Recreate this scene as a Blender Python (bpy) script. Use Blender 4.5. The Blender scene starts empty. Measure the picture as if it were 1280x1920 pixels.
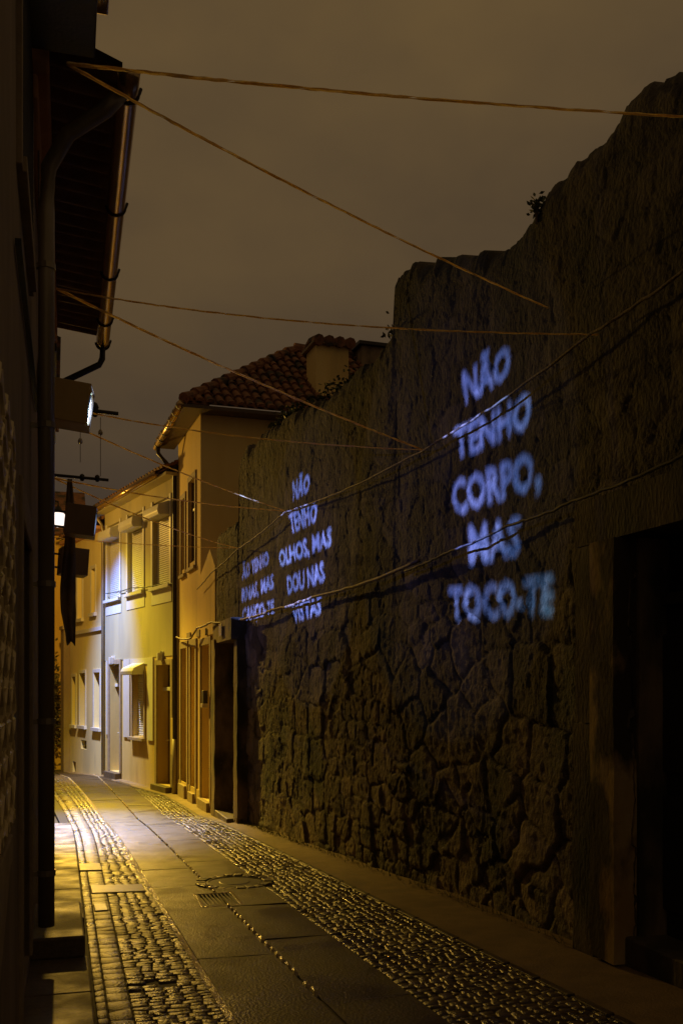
import bpy, bmesh, math, random
import numpy as np
from mathutils import Vector, Matrix
from mathutils.geometry import delaunay_2d_cdt
R = math.radians
rnd = random.Random(7)
C = bpy.context.scene.collection
sc = bpy.context.scene

# ------------------------------------------------------------------ camera, night sky, exposure
F, HY = 1867.0, 1290.0
cam_d = bpy.data.cameras.new('camera'); cam = bpy.data.objects.new('camera', cam_d); C.objects.link(cam)
cam.location = (0, 0, 1.6)
cam.rotation_euler = (R(90), 0, -math.atan(540 / F))
cam_d.sensor_fit = 'VERTICAL'; cam_d.sensor_height = 36.0; cam_d.sensor_width = 24.0
cam_d.lens = 36.0 * F / 1920.0
cam_d.shift_y = (HY - 960) / 1920.0
cam_d.clip_start = 0.05; cam_d.clip_end = 2000
sc.camera = cam
sc.view_settings.view_transform = 'Standard'; sc.view_settings.look = 'None'
sc.view_settings.exposure = 0.0; sc.view_settings.gamma = 1.0
try:
    sc.cycles.use_denoising = True
    sc.cycles.sample_clamp_indirect = 1.5
    sc.cycles.max_bounces = 6
    sc.cycles.caustics_reflective = False; sc.cycles.caustics_refractive = False
except Exception as e:
    print(e)

world = bpy.data.worlds.new('World'); sc.world = world; world.use_nodes = True
nt = world.node_tree; nt.nodes.clear()
out = nt.nodes.new('ShaderNodeOutputWorld'); bg = nt.nodes.new('ShaderNodeBackground')
tc = nt.nodes.new('ShaderNodeTexCoord')
mp = nt.nodes.new('ShaderNodeMapping'); mp.inputs['Scale'].default_value = (1.6, 1.6, 2.6)
nz = nt.nodes.new('ShaderNodeTexNoise'); nz.inputs['Scale'].default_value = 1.7; nz.inputs['Detail'].default_value = 5; nz.inputs['Roughness'].default_value = .5
cr = nt.nodes.new('ShaderNodeValToRGB')
cr.color_ramp.elements[0].position = .36; cr.color_ramp.elements[0].color = (.075, .05, .027, 1)
cr.color_ramp.elements[1].position = .64; cr.color_ramp.elements[1].color = (.118, .075, .032, 1)
sx = nt.nodes.new('ShaderNodeSeparateXYZ')
hr = nt.nodes.new('ShaderNodeValToRGB')                 # a city's glow lies deeper towards the horizon
hr.color_ramp.elements[0].position = .12; hr.color_ramp.elements[0].color = (.62, .66, .9, 1)
hr.color_ramp.elements[1].position = .62; hr.color_ramp.elements[1].color = (1.12, 1.1, 1.0, 1)
mx = nt.nodes.new('ShaderNodeMix'); mx.data_type = 'RGBA'; mx.blend_type = 'MULTIPLY'; mx.inputs[0].default_value = 1
L = nt.links.new
L(tc.outputs['Generated'], mp.inputs[0]); L(mp.outputs[0], nz.inputs[0]); L(nz.outputs[0], cr.inputs[0])
L(tc.outputs['Generated'], sx.inputs[0]); L(sx.outputs[2], hr.inputs[0])
L(cr.outputs[0], mx.inputs[6]); L(hr.outputs[0], mx.inputs[7]); L(mx.outputs[2], bg.inputs[0])
bg.inputs[1].default_value = 1.0
L(bg.outputs[0], out.inputs[0])

# ------------------------------------------------------------------ the shape of the street
ZG = [(-40, 1.6), (0, 0), (12, -.49), (16.4, -.685), (18.6, -.80), (23.1, -.86), (28.5, -.87), (32, -1.05), (60, -1.6), (400, -6)]
def zg(y):
    for (a, za), (b, zb) in zip(ZG, ZG[1:]):
        if y <= b:
            return za + (zb - za) * (y - a) / (b - a)
    return ZG[-1][1]
def bend(y):                                            # the lane turns left beyond 14 m
    return 0 if y < 14 else -.0042 * (y - 14) ** 2
WALL = [(3.62, -30), (3.62, 8), (3.40, 11.7), (3.16, 16.4), (2.95, 18.5), (2.90, 20.4), (2.75, 23.1), (1.4385, 28.78), (.54, 32.6)]
def wx(y):
    for (xa, ya), (xb, yb) in zip(WALL, WALL[1:]):
        if y <= yb:
            return xa + (xb - xa) * (y - ya) / (yb - ya)
    return WALL[-1][0]

# ------------------------------------------------------------------ materials
def mat(name, c1, c2=None, rough=.7, scale=6.0, stretch=(1, 1, 1), bump=0.0, bscale=40.0, detail=5, metal=0.0,
        spec=.5, rvar=0.0, c3=None, s3=1.5, t3=(.5, .62), coord='Object', bdist=.01):
    m = bpy.data.materials.new(name); m.use_nodes = True
    n = m.node_tree; b = n.nodes['Principled BSDF']
    b.inputs['Roughness'].default_value = rough; b.inputs['Metallic'].default_value = metal
    b.inputs['Specular IOR Level'].default_value = spec
    c2 = c2 or c1
    t = n.nodes.new('ShaderNodeTexCoord'); mpn = n.nodes.new('ShaderNodeMapping')
    mpn.inputs['Scale'].default_value = stretch
    n.links.new(t.outputs[coord], mpn.inputs[0])
    a = n.nodes.new('ShaderNodeTexNoise'); a.inputs['Scale'].default_value = scale; a.inputs['Detail'].default_value = detail
    a.inputs['Roughness'].default_value = .62
    n.links.new(mpn.outputs[0], a.inputs[0])
    r = n.nodes.new('ShaderNodeValToRGB')
    r.color_ramp.elements[0].position = .36; r.color_ramp.elements[1].position = .66
    r.color_ramp.elements[0].color = (*c1, 1); r.color_ramp.elements[1].color = (*c2, 1)
    n.links.new(a.outputs[0], r.inputs[0])
    col = r.outputs[0]
    if c3:
        a3 = n.nodes.new('ShaderNodeTexNoise'); a3.inputs['Scale'].default_value = s3; a3.inputs['Detail'].default_value = 7
        n.links.new(mpn.outputs[0], a3.inputs[0])
        r3 = n.nodes.new('ShaderNodeValToRGB'); r3.color_ramp.elements[0].position = t3[0]; r3.color_ramp.elements[1].position = t3[1]
        n.links.new(a3.outputs[0], r3.inputs[0])
        mixn = n.nodes.new('ShaderNodeMix'); mixn.data_type = 'RGBA'
        n.links.new(r3.outputs[0], mixn.inputs[0]); n.links.new(col, mixn.inputs[6]); mixn.inputs[7].default_value = (*c3, 1)
        col = mixn.outputs[2]
    n.links.new(col, b.inputs['Base Color'])
    if rvar:
        mr = n.nodes.new('ShaderNodeMapRange'); mr.inputs[1].default_value = .35; mr.inputs[2].default_value = .65
        mr.inputs[3].default_value = max(.05, rough - rvar); mr.inputs[4].default_value = min(1, rough + rvar)
        a4 = n.nodes.new('ShaderNodeTexNoise'); a4.inputs['Scale'].default_value = 2.3; a4.inputs['Detail'].default_value = 6
        n.links.new(t.outputs[coord], a4.inputs[0]); n.links.new(a4.outputs[0], mr.inputs[0])
        n.links.new(mr.outputs[0], b.inputs['Roughness'])
    if bump:
        bn = n.nodes.new('ShaderNodeTexNoise'); bn.inputs['Scale'].default_value = bscale; bn.inputs['Detail'].default_value = 6
        n.links.new(mpn.outputs[0], bn.inputs[0])
        bu = n.nodes.new('ShaderNodeBump'); bu.inputs['Strength'].default_value = bump; bu.inputs['Distance'].default_value = bdist
        n.links.new(bn.outputs[0], bu.inputs['Height']); n.links.new(bu.outputs[0], b.inputs['Normal'])
    return m
def emit_mat(name, col, strength, see=0.0, rim=None):
    m = bpy.data.materials.new(name); m.use_nodes = True; n = m.node_tree; n.nodes.clear()
    o = n.nodes.new('ShaderNodeOutputMaterial'); e = n.nodes.new('ShaderNodeEmission'); t = n.nodes.new('ShaderNodeBsdfTransparent')
    mixs = n.nodes.new('ShaderNodeMixShader'); mixs.inputs[0].default_value = 1 - see
    e.inputs[0].default_value = (*col, 1); e.inputs[1].default_value = strength
    if rim:                                              # coloured fringe of a cheap lens: violet heart, teal border
        tcn = n.nodes.new('ShaderNodeTexCoord'); ln = n.nodes.new('ShaderNodeVectorMath'); ln.operation = 'LENGTH'
        sp = n.nodes.new('ShaderNodeSeparateXYZ'); cb = n.nodes.new('ShaderNodeCombineXYZ')
        n.links.new(tcn.outputs['Object'], sp.inputs[0]); n.links.new(sp.outputs[1], cb.inputs[1]); n.links.new(sp.outputs[2], cb.inputs[2])
        rr = n.nodes.new('ShaderNodeValToRGB'); mr = n.nodes.new('ShaderNodeMath'); mr.operation = 'MULTIPLY'; mr.inputs[1].default_value = 1 / rim
        n.links.new(cb.outputs[0], ln.inputs[0]); n.links.new(ln.outputs['Value'], mr.inputs[0]); n.links.new(mr.outputs[0], rr.inputs[0])
        rr.color_ramp.elements[0].position = .45; rr.color_ramp.elements[0].color = (1, .93, 1, 1)
        rr.color_ramp.elements[1].position = .95; rr.color_ramp.elements[1].color = (.4, .6, .33, 1)
        n.links.new(rr.outputs[0], t.inputs[0])
        r2 = n.nodes.new('ShaderNodeValToRGB'); n.links.new(mr.outputs[0], r2.inputs[0])
        r2.color_ramp.elements[0].position = .5; r2.color_ramp.elements[0].color = (*col, 1)
        r2.color_ramp.elements[1].position = .95; r2.color_ramp.elements[1].color = (col[0] * .75, col[1] * 1.2, col[2] * .75, 1)
        n.links.new(r2.outputs[0], e.inputs[0])
    n.links.new(t.outputs[0], mixs.inputs[1]); n.links.new(e.outputs[0], mixs.inputs[2]); n.links.new(mixs.outputs[0], o.inputs[0])
    return m

M = {}
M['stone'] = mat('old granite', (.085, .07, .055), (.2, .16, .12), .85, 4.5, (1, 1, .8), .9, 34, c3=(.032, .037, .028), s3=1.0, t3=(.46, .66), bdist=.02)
M['dressed'] = mat('dressed granite', (.17, .125, .075), (.3, .22, .13), .8, 5, (1, 1, .5), .6, 40, c3=(.05, .043, .025), s3=1.8)
M['mossy'] = mat('mossy granite', (.07, .058, .042), (.14, .11, .078), .85, 5, (1, 1, .5), .8, 40, c3=(.03, .035, .025), s3=1.6, t3=(.45, .62))
M['stained'] = mat('stained plaster', (.55, .42, .2), (.4, .25, .09), .85, 2.2, (1, 1, .6), .5, 30, c3=(.05, .035, .018), s3=1.6, t3=(.46, .52))
M['render_near'] = mat('grey brown render', (.26, .2, .13), (.36, .275, .18), .85, 3, (1, 1, .35), .4, 60, c3=(.19, .145, .09), s3=.9)
M['render_far'] = mat('brown render', (.2, .15, .09), (.28, .21, .13), .85, 3, (1, 1, .35), .4, 60)
M['trim'] = mat('granite trim', (.3, .23, .14), (.4, .31, .19), .75, 8, (1, 1, 1), .4, 60)
M['yellow'] = mat('yellow render', (.8, .58, .2), (.86, .65, .25), .85, 1.6, (1, 1, .3), .25, 70, c3=(.58, .42, .16), s3=.7)
M['cream'] = mat('cream render', (.44, .38, .2), (.5, .44, .25), .85, 1.3, (1, 1, .3), .2, 70, c3=(.36, .32, .2), s3=.8)
M['tile'] = mat('ochre tile', (.6, .45, .15), (.7, .53, .2), .55, 3, (1, 1, .25), .2, 30, c3=(.46, .31, .1), s3=1.2)
M['white'] = mat('white paint', (.58, .56, .49), (.64, .62, .55), .55, 5, bump=.1)
M['cwall'] = mat('pale render', (.7, .58, .26), (.76, .65, .32), .85, 1.5, (1, 1, .3), .2, 60, c3=(.58, .5, .26), s3=.8)
M['ochre'] = mat('ochre render', (.55, .35, .06), (.62, .41, .08), .85, 1.5, (1, 1, .4), .2, 50)
M['darkwood'] = mat('dark wood', (.07, .045, .025), (.12, .075, .04), .5, 6, (1, 8, .6), .3, 30)
M['midwood'] = mat('brown door paint', (.13, .08, .038), (.19, .12, .058), .45, 4, (1, 1, .3), .2, 30)
M['blackwood'] = mat('black door paint', (.018, .014, .01), (.032, .025, .018), .6, 4, (1, 1, .4), .3, 30)
M['glass'] = mat('dark pane', (.02, .018, .015), (.03, .027, .022), .12, 3, spec=.6)
M['iron'] = mat('black iron', (.02, .017, .013), (.035, .028, .02), .5, 20, bump=.2)
M['lattice'] = mat('painted iron', (.75, .6, .3), (.8, .66, .36), .4, 30, bump=.1)
M['zinc'] = mat('zinc pipe', (.26, .22, .15), (.36, .3, .2), .42, 5, (1, 1, .3), .2, 30, metal=.35)
M['copper'] = mat('gutter metal', (.5, .34, .15), (.6, .42, .2), .24, 5, (1, .4, 1), .2, 20, metal=.75)
M['clay'] = mat('clay roof tile', (.17, .075, .036), (.3, .135, .065), .85, 7, bump=.4, bscale=40, c3=(.05, .038, .024), s3=2.4)
M['soffit'] = mat('underside of clay tile', (.16, .085, .045), (.24, .13, .07), .85, 5, bump=.3)
M['orangewash'] = mat('orange plaster', (.5, .24, .08), (.58, .3, .11), .85, 4, bump=.3)
M['boxy'] = mat('brown plywood housing', (.62, .43, .15), (.7, .5, .18), .6, 4, (1, 1, .3), .15, 40)
M['boxdark'] = mat('dark brown housing', (.26, .18, .09), (.32, .22, .11), .6, 4, (1, 1, .3), .15, 40)
M['rope'] = mat('straw rope', (.8, .6, .26), (.92, .74, .38), .5, 55, bump=.5, bscale=130)
n_ = M['stone'].node_tree; b_ = n_.nodes['Principled BSDF']; an_ = n_.nodes.new('ShaderNodeAttribute'); an_.attribute_name = 'stone_tint'   # each stone's own tone, plus light and shade painted by height
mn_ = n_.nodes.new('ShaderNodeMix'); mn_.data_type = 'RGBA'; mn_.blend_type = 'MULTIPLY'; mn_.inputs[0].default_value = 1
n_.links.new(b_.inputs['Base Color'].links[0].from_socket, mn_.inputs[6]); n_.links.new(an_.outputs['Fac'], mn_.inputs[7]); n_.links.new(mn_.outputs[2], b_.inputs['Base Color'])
def translucent(m, f):
    n = m.node_tree; b = n.nodes['Principled BSDF']; o = n.nodes['Material Output']; t = n.nodes.new('ShaderNodeBsdfTranslucent'); x = n.nodes.new('ShaderNodeMixShader')
    n.links.new(b.inputs['Base Color'].links[0].from_socket, t.inputs[0]); x.inputs[0].default_value = f
    n.links.new(b.outputs[0], x.inputs[1]); n.links.new(t.outputs[0], x.inputs[2]); n.links.new(x.outputs[0], o.inputs[0])
translucent(M['rope'], .72)
M['cable'] = mat('wall cable', (.15, .1, .055), (.24, .165, .09), .6, 30, bump=.5, bscale=60)
M['blackcable'] = mat('black cable', (.02, .016, .012), (.035, .028, .02), .6, 30)
M['cloth'] = mat('dark cloth', (.22, .18, .13), (.32, .26, .19), .9, 14, (1, 1, .4), .6, 40, c3=(.26, .21, .15), s3=5, t3=(.55, .6))
translucent(M['cloth'], .4)
M['leaf'] = mat('leaf', (.045, .06, .018), (.09, .11, .03), .6, 9)
M['leafdry'] = mat('dry leaf', (.1, .09, .03), (.2, .17, .05), .6, 9)
M['porcelain'] = mat('insulator porcelain', (.55, .48, .36), (.62, .55, .42), .3, 12)
M['sett'] = mat('wet granite sett', (.1, .068, .035), (.19, .13, .066), .37, 14, bump=1.0, bscale=60, rvar=.14, c3=(.06, .045, .026), s3=3, bdist=.008)
M['sett_small'] = mat('small wet sett', (.07, .049, .028), (.14, .098, .052), .33, 16, bump=.9, bscale=80, rvar=.15, c3=(.045, .034, .02), s3=3, bdist=.008)
M['slab'] = mat('wet granite slab', (.02, .013, .006), (.12, .077, .034), .46, 62, bump=1.0, bscale=60, spec=.42, rvar=.14, c3=(.055, .038, .022), s3=2.2, t3=(.4, .7), bdist=.006)
M['kerb'] = mat('worn concrete gutter', (.19, .13, .066), (.27, .187, .096), .5, 5, bump=.5, bscale=60, c3=(.16, .11, .06), s3=1.5)
M['mortar'] = mat('sandy joint', (.03, .022, .013), (.055, .04, .022), .8, 12, bump=.6, bscale=60)
M['walk'] = mat('sidewalk stone', (.1, .07, .038), (.17, .12, .066), .58, 22, bump=.45, bscale=70, rvar=.15, c3=(.1, .075, .042), s3=2.5, t3=(.5, .7))
M['palestone'] = mat('pale polished stone', (.36, .29, .18), (.45, .37, .24), .28, 6, bump=.25, bscale=50)
M['seam'] = mat('wet pale joint', (.5, .39, .22), (.7, .56, .34), .2, 18, bump=.8, bscale=45, spec=.7)

# ------------------------------------------------------------------ mesh builder
class MB:
    def __init__(s): s.v = []; s.f = []
    def add(s, vs, fs):
        o = len(s.v); s.v += [tuple(p) for p in vs]; s.f += [tuple(i + o for i in f) for f in fs]; return s
    def box(s, x0, x1, y0, y1, z0, z1):
        v = [(x, y, z) for x in (x0, x1) for y in (y0, y1) for z in (z0, z1)]
        return s.add(v, [(0, 1, 3, 2), (4, 6, 7, 5), (0, 4, 5, 1), (2, 3, 7, 6), (0, 2, 6, 4), (1, 5, 7, 3)])
    def hexa(s, p):
        return s.add(p, [(0, 3, 2, 1), (4, 5, 6, 7), (0, 1, 5, 4), (1, 2, 6, 5), (2, 3, 7, 6), (3, 0, 4, 7)])
    def quad(s, a, b, c, d): return s.add([a, b, c, d], [(0, 1, 2, 3)])
    def prism(s, poly, axis, a, b):                      # polygon in the two other axes, extruded along axis
        def P(p, t):
            q = list(p); q.insert(axis, t); return tuple(q)
        n = len(poly)
        return s.add([P(p, a) for p in poly] + [P(p, b) for p in poly],
                     [tuple(range(n))[::-1], tuple(range(n, 2 * n))] + [(i, (i + 1) % n, n + (i + 1) % n, n + i) for i in range(n)])
    def tube(s, pts, r, n=8, cap=True, r1=None):
        pts = [Vector(p) for p in pts]; o = len(s.v); k = len(pts); up = Vector((.13, .2, 1))
        for i, p in enumerate(pts):
            t = (pts[min(i + 1, k - 1)] - pts[max(i - 1, 0)]).normalized()
            a = t.cross(up if abs(t.dot(up.normalized())) < .95 else Vector((1, 0, 0))).normalized(); b = t.cross(a)
            rr = r if r1 is None else r + (r1 - r) * i / max(1, k - 1)
            for j in range(n):
                g = 2 * math.pi * j / n
                s.v.append(tuple(p + a * (rr * math.cos(g)) + b * (rr * math.sin(g))))
        for i in range(k - 1):
            for j in range(n):
                s.f.append((o + i * n + j, o + i * n + (j + 1) % n, o + (i + 1) * n + (j + 1) % n, o + (i + 1) * n + j))
        if cap:
            s.f.append(tuple(o + j for j in range(n))[::-1]); s.f.append(tuple(o + (k - 1) * n + j for j in range(n)))
        return s
    def lathe(s, prof, n=14, at=(0, 0, 0)):               # profile of (r, z)
        o = len(s.v)
        for r, z in prof:
            for j in range(n):
                g = 2 * math.pi * j / n; s.v.append((at[0] + r * math.cos(g), at[1] + r * math.sin(g), at[2] + z))
        for i in range(len(prof) - 1):
            for j in range(n):
                s.f.append((o + i * n + j, o + i * n + (j + 1) % n, o + (i + 1) * n + (j + 1) % n, o + (i + 1) * n + j))
        return s
    def build(s, name, m, parent=None, smooth=False, bevel=0, kind=None, label=None):
        me = bpy.data.meshes.new(name); me.from_pydata(s.v, [], s.f); me.update()
        bm = bmesh.new(); bm.from_mesh(me)
        bmesh.ops.recalc_face_normals(bm, faces=bm.faces); bm.to_mesh(me); bm.free()
        me.materials.append(m)
        if smooth: me.polygons.foreach_set('use_smooth', [True] * len(me.polygons))
        o = bpy.data.objects.new(name, me); C.objects.link(o)
        if parent: o.parent = parent
        if bevel:
            b = o.modifiers.new('bevel', 'BEVEL'); b.width = bevel; b.segments = 2; b.limit_method = 'ANGLE'
        if kind: o['kind'] = kind
        if label: o['label'] = label
        return o
def pieces(mb, name, m, parent, **k):
    """every separate piece of the builder becomes a part of its own"""
    par = list(range(len(mb.v)))
    def find(i):
        while par[i] != i: par[i] = par[par[i]]; i = par[i]
        return i
    for f in mb.f:
        for i in f[1:]: par[find(i)] = find(f[0])
    by = {}
    for f in mb.f: by.setdefault(find(f[0]), []).append(f)
    for fs in by.values():
        ids = sorted({i for f in fs for i in f}); ix = {v: n for n, v in enumerate(ids)}
        q = MB(); q.v = [mb.v[i] for i in ids]; q.f = [tuple(ix[i] for i in f) for f in fs]; q.build(name, m, parent, **k)
def tag(o, label, cat, group=None):
    o['label'] = label; o['category'] = cat
    if group: o['group'] = group
    return o
def thing(name, loc, rz, label, cat, group=None):
    o = bpy.data.objects.new(name, None); C.objects.link(o); o.empty_display_size = .2
    o.location = loc; o.rotation_euler = (0, 0, rz)
    return tag(o, label, cat, group)
def box(name, m, parent, x0, x1, y0, y1, z0, z1, bevel=.006, **k):
    return MB().box(x0, x1, y0, y1, z0, z1).build(name, m, parent, bevel=bevel, **k)

def pierced(u0, u1, z0, z1, holes, y=0.0, o=1, back=None):
    """Wall skin in the plane y with openings (ua, ub, za, zb, depth); o = +1 if the street lies on the +y side."""
    b = MB()
    us = sorted({u0, u1} | {h[0] for h in holes} | {h[1] for h in holes}); zs = sorted({z0, z1} | {h[2] for h in holes} | {h[3] for h in holes})
    us = [u for u in us if u0 <= u <= u1]; zs = [z for z in zs if z0 <= z <= z1]
    for a, c in zip(us, us[1:]):
        for d, e in zip(zs, zs[1:]):
            mu, mz = (a + c) / 2, (d + e) / 2
            if any(h[0] < mu < h[1] and h[2] < mz < h[3] for h in holes): continue
            b.quad((a, y, d), (c, y, d), (c, y, e), (a, y, e))
    for h in holes:
        ua, ub, za, zb, dp = h; yi = y - o * dp
        b.quad((ua, y, za), (ua, yi, za), (ua, yi, zb), (ua, y, zb)); b.quad((ub, y, za), (ub, yi, za), (ub, yi, zb), (ub, y, zb))
        b.quad((ua, y, zb), (ub, y, zb), (ub, yi, zb), (ua, yi, zb)); b.quad((ua, y, za), (ub, y, za), (ub, yi, za), (ua, yi, za))
    if back is not None:
        yb = y - o * back
        b.quad((u0, y, z0), (u0, yb, z0), (u0, yb, z1), (u0, y, z1)); b.quad((u1, y, z0), (u1, yb, z0), (u1, yb, z1), (u1, y, z1))
        b.quad((u0, y, z1), (u1, y, z1), (u1, yb, z1), (u0, yb, z1)); b.quad((u0, yb, z0), (u1, yb, z0), (u1, yb, z1), (u0, yb, z1))
    return b

# ------------------------------------------------------------------ ground and paving (the setting)
def strip(name, xa, xb, y0, y1, m, dz=0.0, step=.5, nx=4, noise=.004, thick=0, joints=None):
    b = MB(); n = max(1, int(round((y1 - y0) / step)))
    ys = [y0 + (y1 - y0) * i / n for i in range(n + 1)]
    for y in ys:
        for j in range(nx + 1):
            t = j / nx; x = xa(y) + (xb(y) - xa(y)) * t
            b.v.append((x, y, zg(y) + (dz(t) if callable(dz) else dz) + rnd.uniform(-noise, noise)))
    w = nx + 1
    for i in range(n):
        for j in range(nx): b.f.append((i * w + j, i * w + j + 1, (i + 1) * w + j + 1, (i + 1) * w + j))
    return b.build(name, m, kind='structure', smooth=True)
g = MB()
ys = [-20 + 2 * i for i in range(40)] + [70, 120, 400]
for y in ys: g.v += [(-150, y, zg(y) - .075), (150, y, zg(y) - .075)]
g.f += [(2 * i, 2 * i + 1, 2 * i + 3, 2 * i + 2) for i in range(len(ys) - 1)]
g.build('ground', M['mortar'], kind='structure')
strip('joint_bed', lambda y: .2 + bend(y), lambda y: wx(y) - .3, 2, 40, M['mortar'], -.014, noise=.003, nx=12, step=.25)

def setts(name, m, xa, xb, y0, y1, sx, sy, rough=.005, skip=(), gap=.005, drop=0.0, jit=.22):
    b = MB(); y = y0; row = 0
    while y < y1:
        h = sy * rnd.uniform(.82, 1.2); a, c = xa(y), xb(y)
        n = max(1, int(round((c - a) / sx)))
        cuts = [a] + [a + (c - a) * (i + rnd.uniform(-jit, jit)) / n for i in range(1, n)] + [c]
        for i in range(n):
            x0, x1 = cuts[i] + gap / 2, cuts[i + 1] - gap / 2; y_0 = y + gap / 2 + rnd.uniform(-.005, .005); y_1 = y + h - gap / 2 + rnd.uniform(-.005, .005)
            mx_, my_ = (x0 + x1) / 2, (y_0 + y_1) / 2
            if any(((mx_ - p) / rx) ** 2 + ((my_ - q) / ry) ** 2 < 1 for p, q, rx, ry in skip): continue
            z = zg(my_) - drop; sk = rnd.uniform(-.008, .008)
            tz = [z + rnd.uniform(-rough, rough) for _ in range(4)]; e = min(.006, sx * .07)
            q = [(x0, y_0 + sk), (x1, y_0 - sk), (x1, y_1 - sk), (x0, y_1 + sk)]
            vs = [(px_, py_, z - .06) for px_, py_ in q]
            vs += [(px_, py_, tz[k] - .006) for k, (px_, py_) in enumerate(q)]
            ins = [(x0 + e, y_0 + sk + e), (x1 - e, y_0 - sk + e), (x1 - e, y_1 - sk - e), (x0 + e, y_1 + sk - e)]
            vs += [(px_, py_, tz[k]) for k, (px_, py_) in enumerate(ins)] + [(mx_ + rnd.uniform(-.01, .01), my_, sum(tz) / 4 + rnd.uniform(-.002, .003))]
            fs = []
            for k in range(4):
                k2 = (k + 1) % 4; fs += [(k, k2, 4 + k2, 4 + k), (4 + k, 4 + k2, 8 + k2, 8 + k), (8 + k, 8 + k2, 12)]
            b.add(vs, fs)
        y += h; row += 1
    return b.build(name, m, kind='structure', smooth=True)
HOLES = [(.58, 6.35, .15, .07), (.68, 6.27, .1, .05), (.93, 8.72, .08, .07), (.5, 6.2, .09, .06)]
kx = lambda y: (.17 + .009 * y) + bend(y)                  # kerb of the sidewalk
c1 = lambda y: (.29 + .012 * (y - 5)) + bend(y)
c2 = lambda y: (.42 + .017 * (y - 5)) + bend(y)
s0 = lambda y: .95 + bend(y) * .6
s1 = lambda y: 1.51 + bend(y) * .35
s2 = lambda y: 2.06 + bend(y) * .3
gx = lambda y: min(2.97 - .016 * (y - 5), wx(y) - .3)
setts('channel_setts', M['sett'], lambda y: kx(y) + .012, c1, 3, 31, .16, .15, skip=HOLES)
setts('channel_setts', M['sett'], c1, c2, 3, 31, .16, .17, skip=HOLES)
setts('cobblestones', M['sett'], c2, s0, 3, 31, .095, .07, .005, skip=HOLES)
setts('cobblestones', M['sett_small'], s2, gx, 2.6, 33, .078, .07, .008, drop=.004)
# granite slab carriage strips, cut by cross joints
def slabs(xa, xb, joints):
    b = MB()
    for a, c in zip(joints, joints[1:]):
        n = 4; tilt = rnd.uniform(-.006, .006); lift = rnd.uniform(-.004, .005); g_ = .006; o = len(b.v)
        yy = [a + g_ + (c - a - 2 * g_) * i / n for i in range(n + 1)]
        for y in yy:
            for j in range(4):
                t = j / 3; x = xa(y) + .012 + (xb(y) - xa(y) - .024) * t
                b.v.append((x, y, zg(y) + lift + tilt * (t - .5) + rnd.uniform(-.0015, .0015)))
            for j in (0, 3):
                t = j / 3; x = xa(y) + .012 + (xb(y) - xa(y) - .024) * t; b.v.append((x, y, zg(y) - .06))
        for i in range(n):
            p, q = o + i * 6, o + (i + 1) * 6
            for j in range(3): b.f.append((p + j, p + j + 1, q + j + 1, q + j))
            b.f += [(p + 4, p, q, q + 4), (p + 3, p + 5, q + 5, q + 3)]
        b.f += [(o, o + 4, o + 5, o + 3, o + 2, o + 1), (o + n * 6, o + n * 6 + 1, o + n * 6 + 2, o + n * 6 + 3, o + n * 6 + 5, o + n * 6 + 4)]
    return b.build('pavement_slabs', M['slab'], kind='structure')
def joints(y0, y1, a, b):
    r = [y0]
    while r[-1] < y1: r.append(r[-1] + rnd.uniform(a, b))
    return r
slabs(s0, s1, [3, 4.9, 6.9, 8.78] + joints(10.2, 32, 1.0, 2.1))
slabs(s1, s2, [3.2, 5.6, 7.4, 8.55, 8.86, 9.55, 10.9, 12.0] + joints(13.1, 33, .9, 1.8))
strip('pavement_edge', lambda y: s0(y) - .035, lambda y: s0(y) + .008, 3, 31, M['seam'], .003, .1, 1, .004)
sm = MB()
for i in range(150):                                      # the broken pale joint between the two slab rows
    y = 5.6 + i * .17
    if 8.85 < y < 9.6 or (y < 7.2 and rnd.random() < .35) or (y > 11 and rnd.random() < .3): continue
    w = rnd.uniform(.015, .026); y2 = y + rnd.uniform(.1, .165); z = zg(y); z2 = zg(y2)
    x = s1(y) + rnd.uniform(-.004, .004)
    sm.add([(x - w, y, z - .02), (x + w, y, z - .02), (x + w * .8, y2, z2 - .02), (x - w * .8, y2, z2 - .02),
            (x - w * .6, y + .01, z + .02), (x + w * .6, y + .01, z + .012), (x + w * .5, y2 - .01, z2 + .02), (x - w * .5, y2 - .01, z2 + .012)],
           [(4, 5, 6, 7), (0, 1, 5, 4), (1, 2, 6, 5), (2, 3, 7, 6), (3, 0, 4, 7)])
sm.build('pavement_joint', M['seam'], kind='structure')
strip('gutter_strip', gx, lambda y: wx(y) + .25, 2, 34, M['kerb'], lambda t: -.004 + .05 * t ** 1.5, .3, 6, .004)
b = MB()                                                  # narrow row of kerb stones along that strip
for i in range(60):
    y = 4 + i * .42; b.hexa([(gx(y) - .055, y + .01, zg(y) - .05), (gx(y) - .005, y + .01, zg(y) - .05), (gx(y + .4) - .005, y + .4, zg(y + .4) - .05), (gx(y + .4) - .055, y + .4, zg(y + .4) - .05),
                             (gx(y) - .055, y + .01, zg(y) + .006), (gx(y) - .005, y + .01, zg(y) + .01), (gx(y + .4) - .005, y + .4, zg(y + .4) + .01), (gx(y + .4) - .055, y + .4, zg(y + .4) + .006)])
b.build('kerb', M['slab'], kind='structure', bevel=.006)
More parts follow.
